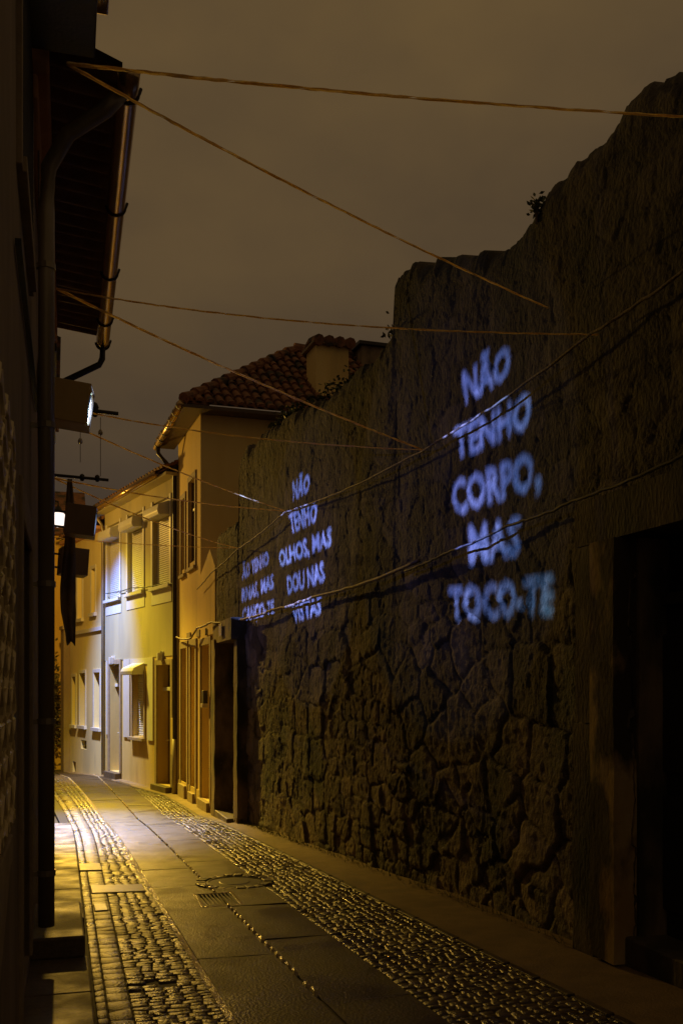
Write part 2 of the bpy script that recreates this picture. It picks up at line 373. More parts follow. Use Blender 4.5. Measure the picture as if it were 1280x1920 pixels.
# sidewalk on the left, in two levels, and the pale crossing stones
def walk(name, y0, y1, top, m, xa=-.4, seg=1.4):
    b = MB(); y = y0
    while y < y1 - .05:
        e = min(y1, y + seg * rnd.uniform(.85, 1.2)); za, zb = zg(y) + top, zg(e) + top
        b.hexa([(xa, y + .004, za - .3), (kx(y), y + .004, za - .3), (kx(e), e - .004, zb - .3), (xa, e - .004, zb - .3),
                (xa, y + .004, za), (kx(y), y + .004, za), (kx(e), e - .004, zb), (xa, e - .004, zb)])
        y = e
    return b.build(name, m, kind='structure', bevel=.012)
walk('sidewalk', 2, 7.2, .02, M['walk'])
walk('sidewalk', 8.35, 17.3, .075, M['walk'])
b = MB(); b.hexa([(.285, 11.65, -.9), (.54, 11.6, -.9), (.54, 12.2, -.9), (.285, 12.25, -.9), (.285, 11.65, zg(11.65) + .014), (.54, 11.6, zg(11.6) + .014), (.54, 12.2, zg(12.2) + .014), (.285, 12.25, zg(12.25) + .014)])
b.hexa([(.36, 10.0, -.9), (.88, 9.95, -.9), (.88, 10.4, -.9), (.36, 10.5, -.9), (.36, 10.0, zg(10) + .012), (.88, 9.95, zg(9.95) + .012), (.88, 10.4, zg(10.4) + .012), (.36, 10.5, zg(10.5) + .012)])
b.hexa([(.35, 9.0, -.9), (.47, 9.0, -.9), (.47, 9.35, -.9), (.35, 9.35, -.9), (.35, 9.0, zg(9) + .014), (.47, 9.0, zg(9) + .014), (.47, 9.35, zg(9.35) + .014), (.35, 9.35, zg(9.35) + .014)])
b.build('crossing_stones', M['palestone'], kind='structure', bevel=.01)

st = thing('doorstep', (0, 7.15, zg(7.2)), 0, 'thick granite step slab before the doorway at the foot of the left wall', 'step')
box('step_slab', M['walk'], st, -.24, .215, 0, 1.18, .02, .17, .016)

gr = thing('drain_grate', (1.28, 8.9, zg(9.2) + .004), 0, 'rectangular iron street drain grate set into the wet slab paving', 'drain grate')
b = MB(); b.box(0, .03, 0, .6, -.03, .012).box(.35, .38, 0, .6, -.03, .012).box(.03, .35, 0, .03, -.03, .012).box(.03, .35, .57, .6, -.03, .012)
b.build('grate_frame', M['seam'], gr, bevel=.003)
b = MB()
for i in range(9): b.box(.03 + i * .036, .045 + i * .036, .03, .57, -.03, .008)
b.build('grate_bars', M['iron'], gr)
MB().quad((.03, .03, -.024), (.35, .03, -.024), (.35, .57, -.024), (.03, .57, -.024)).build('grate_pit', M['blackcable'], gr)
mh = thing('manhole_cover', (1.8, 10.2, zg(10.2) + .003), 0, 'round manhole cover ringed by small stones in the middle of the lane', 'manhole cover')
MB().lathe([(.29, -.03), (.29, .012), (.27, .014), (.265, .007), (.16, .009), (.15, .013), (.0, .013)], 28).build('cover_plate', M['iron'], mh)
b = MB()
for i in range(22):
    a0, a1 = 2 * math.pi * (i + .08) / 22, 2 * math.pi * (i + .92) / 22
    p = lambda r, a, z: (r * math.cos(a), r * math.sin(a), z)
    h = rnd.uniform(.012, .028)
    b.hexa([p(.3, a0, -.04), p(.4, a0, -.04), p(.4, a1, -.04), p(.3, a1, -.04), p(.3, a0, h), p(.4, a0, h), p(.4, a1, h), p(.3, a1, h)])
b.build('stone_ring', M['sett'], mh, bevel=.006)

# ------------------------------------------------------------------ the old stone wall
PROF = [(2, 5.45), (4.6, 5.4), (5.16, 5.37), (5.43, 5.4), (5.67, 5.47), (5.9, 5.48), (5.97, 5.38), (6.06, 5.35), (6.58, 5.41), (7.09, 5.42), (7.47, 5.32), (7.88, 5.38), (8.3, 5.48), (8.63, 5.62),
        (9.23, 5.84), (9.69, 6.0), (9.95, 6.05), (10.1, 5.98), (10.13, 5.7), (10.18, 5.45), (10.67, 5.36), (11.75, 5.37), (12.6, 5.41), (13.58, 5.53), (14.7, 5.58), (15.33, 5.66), (16.37, 5.65), (17.05, 5.68), (17.16, 5.6), (17.2, 4.5), (18.72, 4.54)]
def hash2(ix, iy, k=0.0):
    h = np.sin(ix * 127.1 + iy * 311.7 + k * 74.7) * 43758.5453
    return h - np.floor(h)
def vnoise(x, y):
    ix, iy = np.floor(x), np.floor(y); fx, fy = x - ix, y - iy; fx = fx * fx * (3 - 2 * fx); fy = fy * fy * (3 - 2 * fy)
    a, b_, c_, d_ = hash2(ix, iy), hash2(ix + 1, iy), hash2(ix, iy + 1), hash2(ix + 1, iy + 1)
    return (a * (1 - fx) + b_ * fx) * (1 - fy) + (c_ * (1 - fx) + d_ * fx) * fy
def fbm(x, y, n=4):
    s, a = 0, .5
    for i in range(n): s = s + a * vnoise(x, y); x, y, a = x * 2.03 + 17, y * 2.03 + 5, a * .5
    return s
def stones(x, y, cx, cy, k):
    """distance to the joint between two stones, and a value for each stone"""
    u = x / cx + .25 * (fbm(x * 1.3, y * 1.3 + 9) - .5); v = y / cy + .9 * (fbm(x * .8 + 31, y * .8) - .5) + .2 * (fbm(x * 4 + 3, y * 4) - .5)
    iy0 = np.floor(v); f1 = np.full(x.shape, 9.0); f2 = np.full(x.shape, 9.0); idv = np.zeros(x.shape); tl = np.zeros(x.shape)
    for dy in (-1, 0, 1):
        iy = iy0 + dy; sh = hash2(iy, iy * 0, k) * .9; ix0 = np.floor(u - sh)
        for dx in (-1, 0, 1):
            ix = ix0 + dx
            px = ix + .5 + sh + (hash2(ix, iy, k + 1) - .5) * .85; py = iy + .5 + (hash2(ix, iy, k + 2) - .5) * .62
            # squarish cells, as in rough coursed masonry
            ax, ay = np.abs(u - px), np.abs(v - py); d = (ax ** 4 + ay ** 4) ** .25
            new = d < f1; f2 = np.where(new, f1, np.minimum(f2, d)); idv = np.where(new, hash2(ix, iy, k + 3), idv); tl = np.where(new, (hash2(ix, iy, k + 4) - .5) * (u - px) * cx + (hash2(ix, iy, k + 5) - .5) * (v - py) * cy, tl); f1 = np.where(new, d, f1)
    return f2 - f1, idv, tl
wt = thing('stone_wall', (3.62, 3.0, zg(3)), 0, 'tall ancient dark granite wall of rough stones with a ragged top along the right of the lane', 'wall')
STEP = .022
cy_ = np.arange(2.4, 18.73, STEP); NV = 300
prof = np.interp(cy_, [p[0] for p in PROF], [p[1] for p in PROF])
cw_ = cy_ + .5 * fbm(cy_ * 1.1, cy_ * 0 + 8)
prof = prof + (fbm(cy_ * 3.6, cy_ * 0 + 3) - .5) * .09 + (hash2(np.floor(cw_ * 2.9), cy_ * 0) - .5) * .12 + (hash2(np.floor(cw_ * 7.3), cy_ * 0 + 4) - .5) * .05   # single stones left standing on the crest
bot = np.array([zg(y) - .25 for y in cy_]); xw = np.array([wx(y) for y in cy_])
T = np.linspace(0, 1, NV)
Yg = np.repeat(cy_[:, None], NV, 1); Zg = bot[:, None] + (prof - bot)[:, None] * T[None, :]
e1, id1, t1 = stones(Yg, Zg, .56, .46, 3.0); e2, id2, t2 = stones(Yg, Zg, .33, .24, 11.0); e3, id3, t3_ = stones(Yg, Zg, .42, .33, 19.0)
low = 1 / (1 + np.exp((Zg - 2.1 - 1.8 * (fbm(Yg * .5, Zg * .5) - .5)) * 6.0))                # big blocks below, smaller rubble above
sel = fbm(Yg * .45 + 70, Zg * .7); small = sel > .53                                        # patches of filling stones
E_ = np.where(low > .5, np.where(small, e2, e1), np.where(small, e2, e3)); I_ = np.where(low > .5, np.where(small, id2, id1), np.where(small, id2, id3)); TL = np.where(low > .5, np.where(small, t2, t1), np.where(small, t2, t3_))
wear = np.clip(1.8 * (fbm(Yg * .55 + 40, Zg * .5 + 3) - .22), .15, 1)                       # where pointing and moss have filled the joints
jn = 1 - np.exp(-(np.clip(E_, 0, 1) / .06) ** 1.6)
amp = .18 + .82 * low
D = (.32 + .68 * low) * .029 * jn * wear + amp * (.034 * (I_ - .5) * (.4 + .6 * wear) + .12 * TL)
D = D + .05 * (fbm(Yg * .8, Zg * .7 + 7) - .45) + .02 * (fbm(Yg * 6, Zg * 5) - .45) + (.007 + .013 * low) * (np.abs(fbm(Yg * 13, Zg * 11) - .47)) * 2 + .012 * (fbm(Yg * 31, Zg * 27) - .45)
moss = np.clip(.25 + .3 * (Zg - 2.2) + 1.5 * (fbm(Yg * .9 + 11, Zg * .7) - .47), 0, 1)            # moss in random patches, plus shade painted in towards the crest
TINT = (1 - .55 * moss) * (1 + .7 * low) * np.clip(.45 + .95 * hash2(np.floor(I_ * 977), np.floor(I_ * 977) * 0, 2.0), 0, 1.4) * (.5 + .5 * jn)  # lower stones also painted lighter, as if lamplit
crest = np.clip((T[None, :] - .97) / .03, 0, 1); D = D - .05 * crest ** 2
zfac = np.clip((np.abs(Zg - 2.5) - 0) / 1, 0, 1) * 0 + 1
Dx = xw[:, None] - D * zfac + .03
keep = np.ones((len(cy_) - 1, NV - 1), bool)
ym = (cy_[:-1] + cy_[1:]) / 2; zm = (Zg[:-1, :-1] + Zg[1:, 1:]) / 2
for (ya, yb, zt) in ((16.98, 18.32, 2.42), (2.0, 5.7, 2.6)):
    keep &= ~(((ym[:, None] > ya) & (ym[:, None] < yb)) & (zm < zt))
ox, oy, oz = wt.location
verts = np.stack([Dx - ox, Yg - oy, Zg - oz], -1).reshape(-1, 3).tolist()
faces = []
for i in range(len(cy_) - 1):
    for j in range(NV - 1):
        if keep[i, j]: faces.append((i * NV + j, (i + 1) * NV + j, (i + 1) * NV + j + 1, i * NV + j + 1))
# cap and back
o0 = len(verts)
for i, y in enumerate(cy_):
    tz = Zg[i, -1]; verts.append((xw[i] + .35 - ox, y - oy, tz + .05 * float(fbm(np.array(y * 3.0), np.array(2.0))) - oz)); verts.append((xw[i] + .8 - ox, y - oy, tz - .06 - oz)); verts.append((xw[i] + .8 - ox, y - oy, bot[i] - oz))
for i in range(len(cy_) - 1):
    a, c = o0 + i * 3, o0 + (i + 1) * 3
    faces += [(i * NV + NV - 1, (i + 1) * NV + NV - 1, c, a), (a, c, c + 1, a + 1), (a + 1, c + 1, c + 2, a + 2)]
n = len(cy_) - 1
faces.append(tuple([n * NV + j for j in range(NV)] + [o0 + n * 3, o0 + n * 3 + 1, o0 + n * 3 + 2]))
mb = MB(); mb.v = verts; mb.f = faces
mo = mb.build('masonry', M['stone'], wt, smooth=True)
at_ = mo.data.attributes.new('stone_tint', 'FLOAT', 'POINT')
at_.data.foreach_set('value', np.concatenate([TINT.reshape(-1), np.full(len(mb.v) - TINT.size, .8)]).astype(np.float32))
# near doorway at the right edge, z measured from the wall's own base
w0 = wt.location
def wbox(name, m, x0, x1, y0, y1, z0, z1, bevel=.015, parent=wt, label=None):
    return MB().box(x0 - w0.x, x1 - w0.x, y0 - w0.y, y1 - w0.y, z0 - w0.z, z1 - w0.z).build(name, m, parent, bevel=bevel, label=label)
def rough_block(name, m, x0, x1, y0, y1, z0, z1, k, amp=.02, parent=wt, res=.07):
    b = MB()
    def face(f, nu, nv):
        o = len(b.v)
        for i in range(nu + 1):
            for j in range(nv + 1):
                p = Vector(f(i / nu, j / nv)); q = fbm(np.array(p.y * 5 + p.x * 3 + k), np.array(p.z * 4 + k)) - .45
                b.v.append((p.x + amp * float(q) * (-1), p.y + amp * .7 * float(q), p.z))
        for i in range(nu):
            for j in range(nv): b.f.append((o + i * (nv + 1) + j, o + (i + 1) * (nv + 1) + j, o + (i + 1) * (nv + 1) + j + 1, o + i * (nv + 1) + j + 1))
    nx, ny, nz = max(2, int((x1 - x0) / res)), max(2, int((y1 - y0) / res)), max(2, int((z1 - z0) / res))
    face(lambda s, t: (x0, y0 + (y1 - y0) * s, z0 + (z1 - z0) * t), ny, nz); face(lambda s, t: (x1, y0 + (y1 - y0) * s, z0 + (z1 - z0) * t), ny, nz)
    face(lambda s, t: (x0 + (x1 - x0) * s, y0, z0 + (z1 - z0) * t), nx, nz); face(lambda s, t: (x0 + (x1 - x0) * s, y1, z0 + (z1 - z0) * t), nx, nz)
    face(lambda s, t: (x0 + (x1 - x0) * s, y0 + (y1 - y0) * t, z1), nx, ny); face(lambda s, t: (x0 + (x1 - x0) * s, y0 + (y1 - y0) * t, z0), nx, ny)
    b.v = [(x - w0.x, y - w0.y, z - w0.z) for x, y, z in b.v]
    o = b.build(name, m, parent, smooth=False)
    return o
rough_block('door_jamb', M['mossy'], 3.52, 3.9, 6.03, 6.3, -.5, 1.35, 2.0)
rough_block('door_jamb', M['mossy'], 3.53, 3.9, 6.02, 6.28, 1.36, 2.58, 5.0)
rough_block('jamb_plaster', M['stained'], 3.49, 3.66, 5.72, 6.018, -.2, 2.58, 7.0, .015, res=.05)
rough_block('door_reveal', M['dressed'], 3.661, 3.9, 5.69, 6.01, -.2, 2.58, 8.0, .02)
rough_block('door_lintel', M['mossy'], 3.55, 3.92, 2.6, 6.32, 2.59, 2.9, 9.0)
wbox('door_threshold', M['mossy'], 3.575, 3.95, 2.4, 6.31, -.5, -.02)
dr = wbox('wooden_door', M['blackwood'], 3.86, 3.92, 2.4, 5.68, -.02, 2.14, .004)
for (za, zb) in ((.15, .9), (1.05, 1.95)):
    for k in range(3): wbox('door_panel', M['blackwood'], 3.835, 3.858, 2.6 + k * 1.1, 3.5 + k * 1.1, za, zb, .012, parent=dr)
wbox('transom_pane', M['glass'], 3.88, 3.9, 2.4, 5.68, 2.22, 2.57, .0)
wbox('transom_bar', M['dressed'], 3.83, 3.93, 2.4, 5.68, 2.141, 2.219, .006)
for k in range(9): wbox('transom_grille_bar', M['iron'], 3.85, 3.866, 5.45 - k * .33, 5.466 - k * .33, 2.222, 2.568, 0)
wbox('door_back', M['blackwood'], 3.99, 4.02, 2.4, 6.2, -.4, 2.9, 0)
# far doorway
rough_block('door_jamb', M['dressed'], 2.98, 3.5, 16.64, 16.97, -.95, 2.42, 21.0, .025)
rough_block('door_jamb', M['dressed'], 2.86, 3.5, 18.33, 18.75, -1.0, 2.5, 25.0, .03)
rough_block('door_lintel', M['dressed'], 2.89, 3.5, 16.7, 18.7, 2.43, 2.8, 27.0, .02)
wbox('door_threshold', M['walk'], 2.86, 3.4, 16.98, 18.32, -1.1, zg(17.6) + .1)
d2 = wbox('wooden_door', M['blackwood'], 3.36, 3.42, 16.98, 18.32, zg(17.6) + .1, 2.43, .004)
for k in range(2): wbox('door_panel', M['blackwood'], 3.34, 3.358, 17.1 + k * .6, 17.58 + k * .6, 0, 2.2, .012, parent=d2)
wbox('house_number_plate', M['porcelain'], 2.845, 2.858, 17.45, 17.75, 2.52, 2.74, .003)

# ------------------------------------------------------------------ yellow houses along the right
def barrel_roof(parent, origin, eu, es, width, length, clip, m, pitch_w=.21, name='roof_tiles', rows=.38):
    """clay barrel tiles: columns along es (up the slope), stepped in courses; clip(u) = how far up the column runs"""
    b = MB(); eu, es, o = Vector(eu), Vector(es), Vector(origin); nrm = eu.cross(es).normalized()
    if nrm.z < 0: nrm = -nrm
    n = int(width / pitch_w)
    for i in range(n):
        u = (i + .5) * pitch_w; s_end = clip(u); s = 0.0; k = 0
        if s_end < .1: continue
        while s < s_end - .05:
            e = min(s_end, s + rows + .05); r0, r1 = pitch_w * .40, pitch_w * .33; oo = len(b.v); du = rnd.uniform(-.008, .008); dn = rnd.uniform(0, .012)
            for ss, r, lift in ((s, r0, .045 + dn), (e, r1, .01 + dn)):
                for j in range(7):
                    a = math.pi * j / 6
                    b.v.append(tuple(o + eu * (u + du - r * math.cos(a)) + es * ss + nrm * (lift + r * math.sin(a) * .9)))
            for j in range(6): b.f.append((oo + j, oo + j + 1, oo + 8 + j, oo + 7 + j))
            b.f.append(tuple(oo + j for j in range(7)))
            s += rows; k += 1
        b.quad(o + eu * (u - pitch_w / 2), o + eu * (u + pitch_w / 2), o + eu * (u + pitch_w / 2) + es * clip(u + pitch_w / 2), o + eu * (u - pitch_w / 2) + es * clip(u - pitch_w / 2))
    return b.build(name, m, parent, smooth=False)

# house A: narrow front with two tall windows, side wall towards the camera
A0 = (2.90, 20.4, -.9); angA = 2.5
hA = thing('town_house', A0, R(90 + angA), 'tall yellow house with hipped tile roof and chimney rising behind the stone wall', 'house')
Z = lambda z: z + .9
frontA = [(.55, 1.3, Z(4.3), Z(6.05), .1), (1.8, 2.28, Z(4.26), Z(5.83), .1), (.5, 1.06, Z(-.62), Z(2.48), .2), (1.52, 2.28, Z(-.55), Z(2.48), .2)]
pierced(0, 2.78, 0, Z(7.3), frontA, back=None).build('front_wall', M['yellow'], hA)
pieces(MB().quad((0, 0, 0), (0, -8, 0), (0, -8, Z(7.3)), (0, 0, Z(7.3))).quad((2.78, 0, 0), (2.78, -8, 0), (2.78, -8, Z(7.3)), (2.78, 0, Z(7.3))), 'side_wall', M['yellow'], hA)
for (a, c, z0, z1, dp) in frontA[:2]:
    f = MB(); f.box(a - .1, a, 0, .03, z0 - .12, z1 + .12).box(c, c + .1, 0, .03, z0 - .12, z1 + .12).box(a, c, 0, .03, z1, z1 + .12).box(a - .1, c + .1, -.05, .07, z0 - .19, z0 - .121)
    w = f.build('window', M['trim'], hA, bevel=.004)
    MB().box(a, c, -.09, -.085, z0, z1).build('pane', M['glass'], w)
    s_ = MB(); s_.box(a, a + .06, -.084, -.04, z0, z1).box(c - .06, c, -.084, -.04, z0, z1).box((a + c) / 2 - .03, (a + c) / 2 + .03, -.084, -.045, z0, z1).box(a + .06, c - .06, -.084, -.05, (z0 * .35 + z1 * .65) - .025, (z0 * .35 + z1 * .65) + .025)
    s_.build('sash', M['midwood'], w)
for (a, c, z0, z1, dp) in frontA[2:]:
    f = MB(); f.box(a - .14, a, 0, .035, 0.05, z1 + .16).box(c, c + .14, 0, .035, 0.05, z1 + .16).box(a, c, 0, .035, z1, z1 + .16).box(a - .02, c + .02, -.2, .09, z0 - .35, z0)
    f.build('door_surround', M['trim'], hA, bevel=.006)
    d = MB().box(a, c, -.2, -.15, z0, z1).build('door', M['midwood'], hA)
    p = MB()
    for k in range(3): p.box(a + .08, c - .08, -.149, -.13, z0 + .12 + k * .98, z0 + .95 + k * .98)
    pieces(p, 'door_panel', M['midwood'], d, bevel=.008)
MB().box(-.02, 2.78, .001, .025, 0, Z(-.5)).build('plinth', M['tile'], hA)
pieces(MB().box(1.09, 1.49, .001, .03, Z(2.66), Z(2.8)).box(-.02, .35, .001, .03, Z(2.66), Z(2.8)), 'band_course', M['trim'], hA)
# roof: hips from the corners towards the chimney
ov = .42; ez = Z(7.3); SL = .74; cl = math.hypot(1, SL)
barrel_roof(hA, (-ov, ov - .02, ez), (1, 0, 0), Vector((0, -1, SL)).normalized(), 2.9 + 2 * ov, 6, lambda u: min(u, 3.74 - u) * cl, M['clay'], name='front_roof')
barrel_roof(hA, (-ov, ov - .02, ez), (0, -1, 0), Vector((1, 0, SL)).normalized(), 8.5, 6, lambda u: min(u, 3.2, max(0, 9 - u)) * cl, M['clay'], name='side_roof')
hp = MB(); p0 = Vector((-ov, ov, ez + .05)); p1 = Vector((-ov + 3.2, ov - 3.2, ez + .05 + 3.2 * SL))
for i in range(12):                                        # hip tiles
    a, c = p0.lerp(p1, i / 12), p0.lerp(p1, (i + 1.12) / 12); hp.tube([a + Vector((0, 0, .03)), c], .12, 9, True, .09)
hp.build('hip_tiles', M['clay'], hA)
rg = MB()
for i in range(12):
    a = Vector((-ov + 3.2, ov - 3.2 - i * .4, ez + 3.2 * SL + .1)); rg.tube([a, a + Vector((0, -.44, -.02))], .13, 9)
rg.build('ridge_tiles', M['clay'], hA)
pieces(MB().box(-ov, 2.78 + ov, .02, ov, ez - .09, ez - .02).box(-ov, 0, -8, .02, ez - .09, ez - .02), 'eave_board', M['darkwood'], hA)
MB().tube([(-ov, ov + .05, ez - .02), (2.78 + ov * .6, ov + .05, ez - .12)], .075, 10).build('rain_gutter', M['copper'], hA, smooth=True)
gb = MB()
for k in range(7): gb.tube([(-ov + .12 + k * .5, ov + .05, ez - .02 - .016 * k), (-ov + .17 + k * .5, ov + .05, ez - .022 - .016 * k)], .084, 10)
pieces(gb, 'gutter_strap', M['iron'], hA)
MB().tube([(2.72, ov + .05, ez - .1), (2.72, ov + .05, ez - .32), (2.74, .3, ez - .5), (2.78, .09, ez - .72), (2.79, .08, ez - 1.4), (2.79, .08, Z(.5)), (2.79, .08, Z(.4))], .05, 10).build('downpipe', M['iron'], hA, smooth=True)
MB().tube([(2.79, .08, Z(.42)), (2.79, .08, .02)], .066, 10).build('pipe_shoe', M['zinc'], hA, smooth=True)
# chimney on the slope facing the camera
ch = MB().box(.42, 1.14, -3.35, -2.6, Z(7.8), Z(9.08)).build('chimney', M['yellow'], hA, bevel=.01)
MB().box(.33, 1.23, -3.44, -2.51, Z(9.081), Z(9.13)).build('chimney_slab', M['trim'], ch)
cp = MB()
for k in range(4): cp.tube([(.3, -3.36 + k * .24, Z(9.14)), (.78, -3.36 + k * .24, Z(9.24)), (1.26, -3.36 + k * .24, Z(9.14))], .12, 8)
cp.build('chimney_tiles', M['clay'], ch)
ch2 = MB().box(2.2, 2.75, -6.1, -4.3, Z(9.2), Z(9.82)).build('chimney', M['dressed'], hA, bevel=.01)
MB().box(2.1, 2.85, -6.2, -4.2, Z(9.821), Z(9.9)).build('chimney_slab', M['iron'], ch2)

# house B: three roller shuttered windows above, two doors and a window below
Bp = (2.75, 23.1, -.95); angB = 13.0
hB = thing('town_house', Bp, R(90 + angB), 'cream fronted house under the street lamp with three roller shuttered upper windows', 'house')
Z = lambda z: z + .95
LB = 5.97; split = Z(2.36)
upw = [(.5, 1.72, Z(4.05), Z(6.12), .16), (2.5, 3.76, Z(4.07), Z(6.12), .16), (4.5, 5.72, Z(4.05), Z(6.12), .16)]
dwn = [(.42, 1.42, Z(-.72), Z(2.15), .3), (2.42, 3.36, Z(.36), Z(1.95), .22), (4.5, 5.48, Z(-.7), Z(2.25), .3)]
pierced(0, LB, split, Z(6.55), upw).build('upper_wall', M['cream'], hB)
pierced(0, LB, 0, split, dwn, y=-.012).build('lower_wall', M['tile'], hB)
pieces(MB().quad((0, 0, 0), (0, -7, 0), (0, -7, Z(6.55)), (0, 0, Z(6.55))).quad((LB, 0, 0), (LB, -7, 0), (LB, -7, Z(6.55)), (LB, 0, Z(6.55))), 'side_wall', M['cream'], hB)
pil = MB()
for a, c in ((1.72, 2.15), (3.62, 4.15), (5.58, 5.8)): pil.box(a, c, -.011, .02, Z(.3), split)
pil.box(2.15, 3.62, -.011, .012, Z(2.2), split)
pieces(pil, 'pilaster_strip', M['white'], hB)
for (a, c, z0, z1, dp) in upw:
    f = MB(); f.box(a - .12, a, 0, .03, z0 - .1, z1 + .05).box(c, c + .12, 0, .03, z0 - .1, z1 + .05).box(a - .12, c + .12, -.1, .1, z0 - .08, z0).box(a - .12, c + .12, 0, .015, z0 - .42, z0 - .081)
    w = f.build('window', M['white'], hB, bevel=.005)
    s_ = MB(); k = 0; zz = z0
    while zz < z1 - .45:
        s_.add([(a, -.1, zz), (c, -.1, zz), (c, -.085, zz + .02), (a, -.085, zz + .02), (c, -.085, zz + .042), (a, -.085, zz + .042), (c, -.1, zz + .05), (a, -.1, zz + .05)], [(0, 1, 2, 3), (3, 2, 4, 5), (5, 4, 6, 7)]); zz += .052
    s_.box(a, c, -.15, -.1, z0, z1)
    s_.build('roller_shutter', M['white'], w)
    MB().prism([(-.09, z1 - .06), (-.09, z1 - .42), (.26, z1 - .46), (.3, z1 - .36), (.27, z1 - .2)], 0, a + .03, c - .03).build('shutter_box', M['white'], w, bevel=.02)
for (a, c, z0, z1, dp) in (dwn[0], dwn[2]):
    f = MB(); f.box(a - .13, a, -.011, .03, z0, z1 + .13).box(c, c + .13, -.011, .03, z0, z1 + .13).box(a, c, -.011, .03, z1, z1 + .13)
    f.build('door_surround', M['trim'], hB, bevel=.005)
    d = MB().box(a, c, -.31, -.27, z0, z1).build('door', M['midwood'], hB)
    p = MB(); p.box(a + .1, c - .1, -.269, -.25, z0 + .15, z0 + .95).box(a + .1, c - .1, -.269, -.25, z0 + 1.1, z0 + 2.0)
    pieces(p, 'door_panel', M['midwood'], d, bevel=.01)
    MB().box(a + .06, c - .06, -.269, -.262, z1 - .5, z1 - .06).build('fanlight', M['glass'], d)
    MB().box(a, c, -.269, -.14, z1 - .62, z1 - .53).build('transom', M['white'], d, bevel=.01)
    MB().tube([(c - .12, -.26, z0 + 1.05), (c - .12, -.2, z0 + 1.05), (c - .2, -.2, z0 + 1.05)], .018, 8).build('door_handle', M['porcelain'], d)
    MB().box(a - .06, c + .06, -.3, .16, z0 - .2, z0 - .001).build('doorstep', M['walk'], hB, bevel=.012)
(a, c, z0, z1, dp) = dwn[1]
f = MB(); f.box(a - .1, a, -.011, .03, z0 - .02, z1 + .08).box(c, c + .1, -.011, .03, z0 - .02, z1 + .08).box(a - .13, c + .13, -.1, .11, z0 - .1, z0 - .021)
w = f.build('window', M['trim'], hB, bevel=.005)
s_ = MB(); zz = z0
while zz < z1 - .02:
    s_.add([(a, -.15, zz), (c, -.15, zz), (c, -.13, zz + .022), (a, -.13, zz + .022), (c, -.13, zz + .045), (a, -.13, zz + .045), (c, -.15, zz + .055), (a, -.15, zz + .055)], [(0, 1, 2, 3), (3, 2, 4, 5), (5, 4, 6, 7)]); zz += .058
s_.build('roller_shutter', M['white'], w)
MB().prism([(-.02, z1 + .3), (-.02, z1), (.3, z1 - .02), (.32, z1 + .08), (.28, z1 + .16)], 0, a - .02, c + .06).build('shutter_box', M['white'], w, bevel=.015)
for u in (1.0, 5.03):
    l_ = MB(); l_.box(u - .07, u + .07, .001, .02, Z(2.22), Z(2.48)).prism([(u - .06, .03), (u + .06, .03), (u + .05, .15), (u - .05, .15)], 2, Z(2.26), Z(2.44)); l_.box(u - .015, u + .015, .02, .09, Z(2.441), Z(2.48))
    l_.build('door_lantern', M['white'], hB, bevel=.006)
mt = MB(); mt.box(.14, .3, -.011, .06, Z(.05), Z(.9)); mt.build('meter_box', M['tile'], hB, bevel=.01)
# roof edge of B
ez = Z(6.6)
barrel_roof(hB, (-.02, .34, ez), (1, 0, 0), Vector((0, -1, .42)).normalized(), LB + .1, 4, lambda u: 4.0, M['clay'], name='roof_tiles')
pieces(MB().box(0, LB, .001, .28, ez - .1, ez - .03), 'eave_board', M['cream'], hB)
MB().tube([(.5, .36, ez - .02), (LB, .36, ez - .03)], .08, 10).build('rain_gutter', M['copper'], hB, smooth=True)
MB().tube([(LB - .05, .36, ez - .06), (LB - .03, .1, ez - .4), (LB - .02, .07, ez - .6), (LB - .02, .07, .1)], .04, 8).build('downpipe', M['zinc'], hB, smooth=True)

# house C round the bend
Cp = (1.4385 - .0, 28.78, -1.1); 
a_ = R(angB); Cp = (2.75 - math.sin(a_) * 5.99, 23.1 + math.cos(a_) * 5.99, -1.1)
hC = thing('town_house', Cp, R(90 + angB), 'pale narrow windowed house at the bend, beside the shuttered cream house', 'house')
Z = lambda z: z + 1.1
hol = [(.95, 1.38, Z(3.8), Z(5.1), .2), (2.4, 3.0, Z(3.72), Z(5.5), .2), (3.5, 3.78, Z(3.7), Z(5.3), .2), (.47, 1.1, Z(.45), Z(2.05), .2), (2.05, 2.7, Z(.46), Z(2.05), .2), (3.2, 3.62, Z(.45), Z(1.95), .2), (1.95, 2.6, Z(-.25), Z(.02), .15), (3.22, 3.6, Z(-1.05), Z(-.7), .2)]
pierced(.02, 3.88, 0, Z(6.15), hol, y=.0).build('front_wall', M['cwall'], hC)
pieces(MB().quad((3.88, 0, 0), (3.88, -6, 0), (3.88, -6, Z(6.15)), (3.88, 0, Z(6.15))).quad((.02, 0, 0), (.02, -6, 0), (.02, -6, Z(6.15)), (.02, 0, Z(6.15))), 'side_wall', M['cwall'], hC)
for i, (a, c, z0, z1, dp) in enumerate(hol):
    if i >= 6:
        MB().box(a, c, -.2, -.14, z0, z1).build('cellar_vent', M['iron'], hC); continue
    f = MB(); f.box(a - .09, a, .001, .025, z0, z1 + .1).box(c, c + .09, .001, .025, z0, z1 + .1).box(a, c, .001, .025, z1, z1 + .1).box(a - .12, c + .12, -.05, .08, z0 - .1, z0 - .001)
    w = f.build('window', M['white'], hC, bevel=.004)
    MB().box(a, c, -.2, -.17, z0, z1).build('pane', M['midwood'], w)
pieces(MB().box(.02, 3.88, .001, .06, Z(3.25), Z(3.36)), 'band_course', M['white'], hC)
barrel_roof(hC, (-.0, .4, Z(6.22)), (1, 0, 0), Vector((0, -1, .42)).normalized(), 4.1, 4, lambda u: 3.5, M['clay'])
pieces(MB().box(0.02, 3.88, .001, .36, Z(6.1), Z(6.19)), 'eave_board', M['orangewash'], hC)

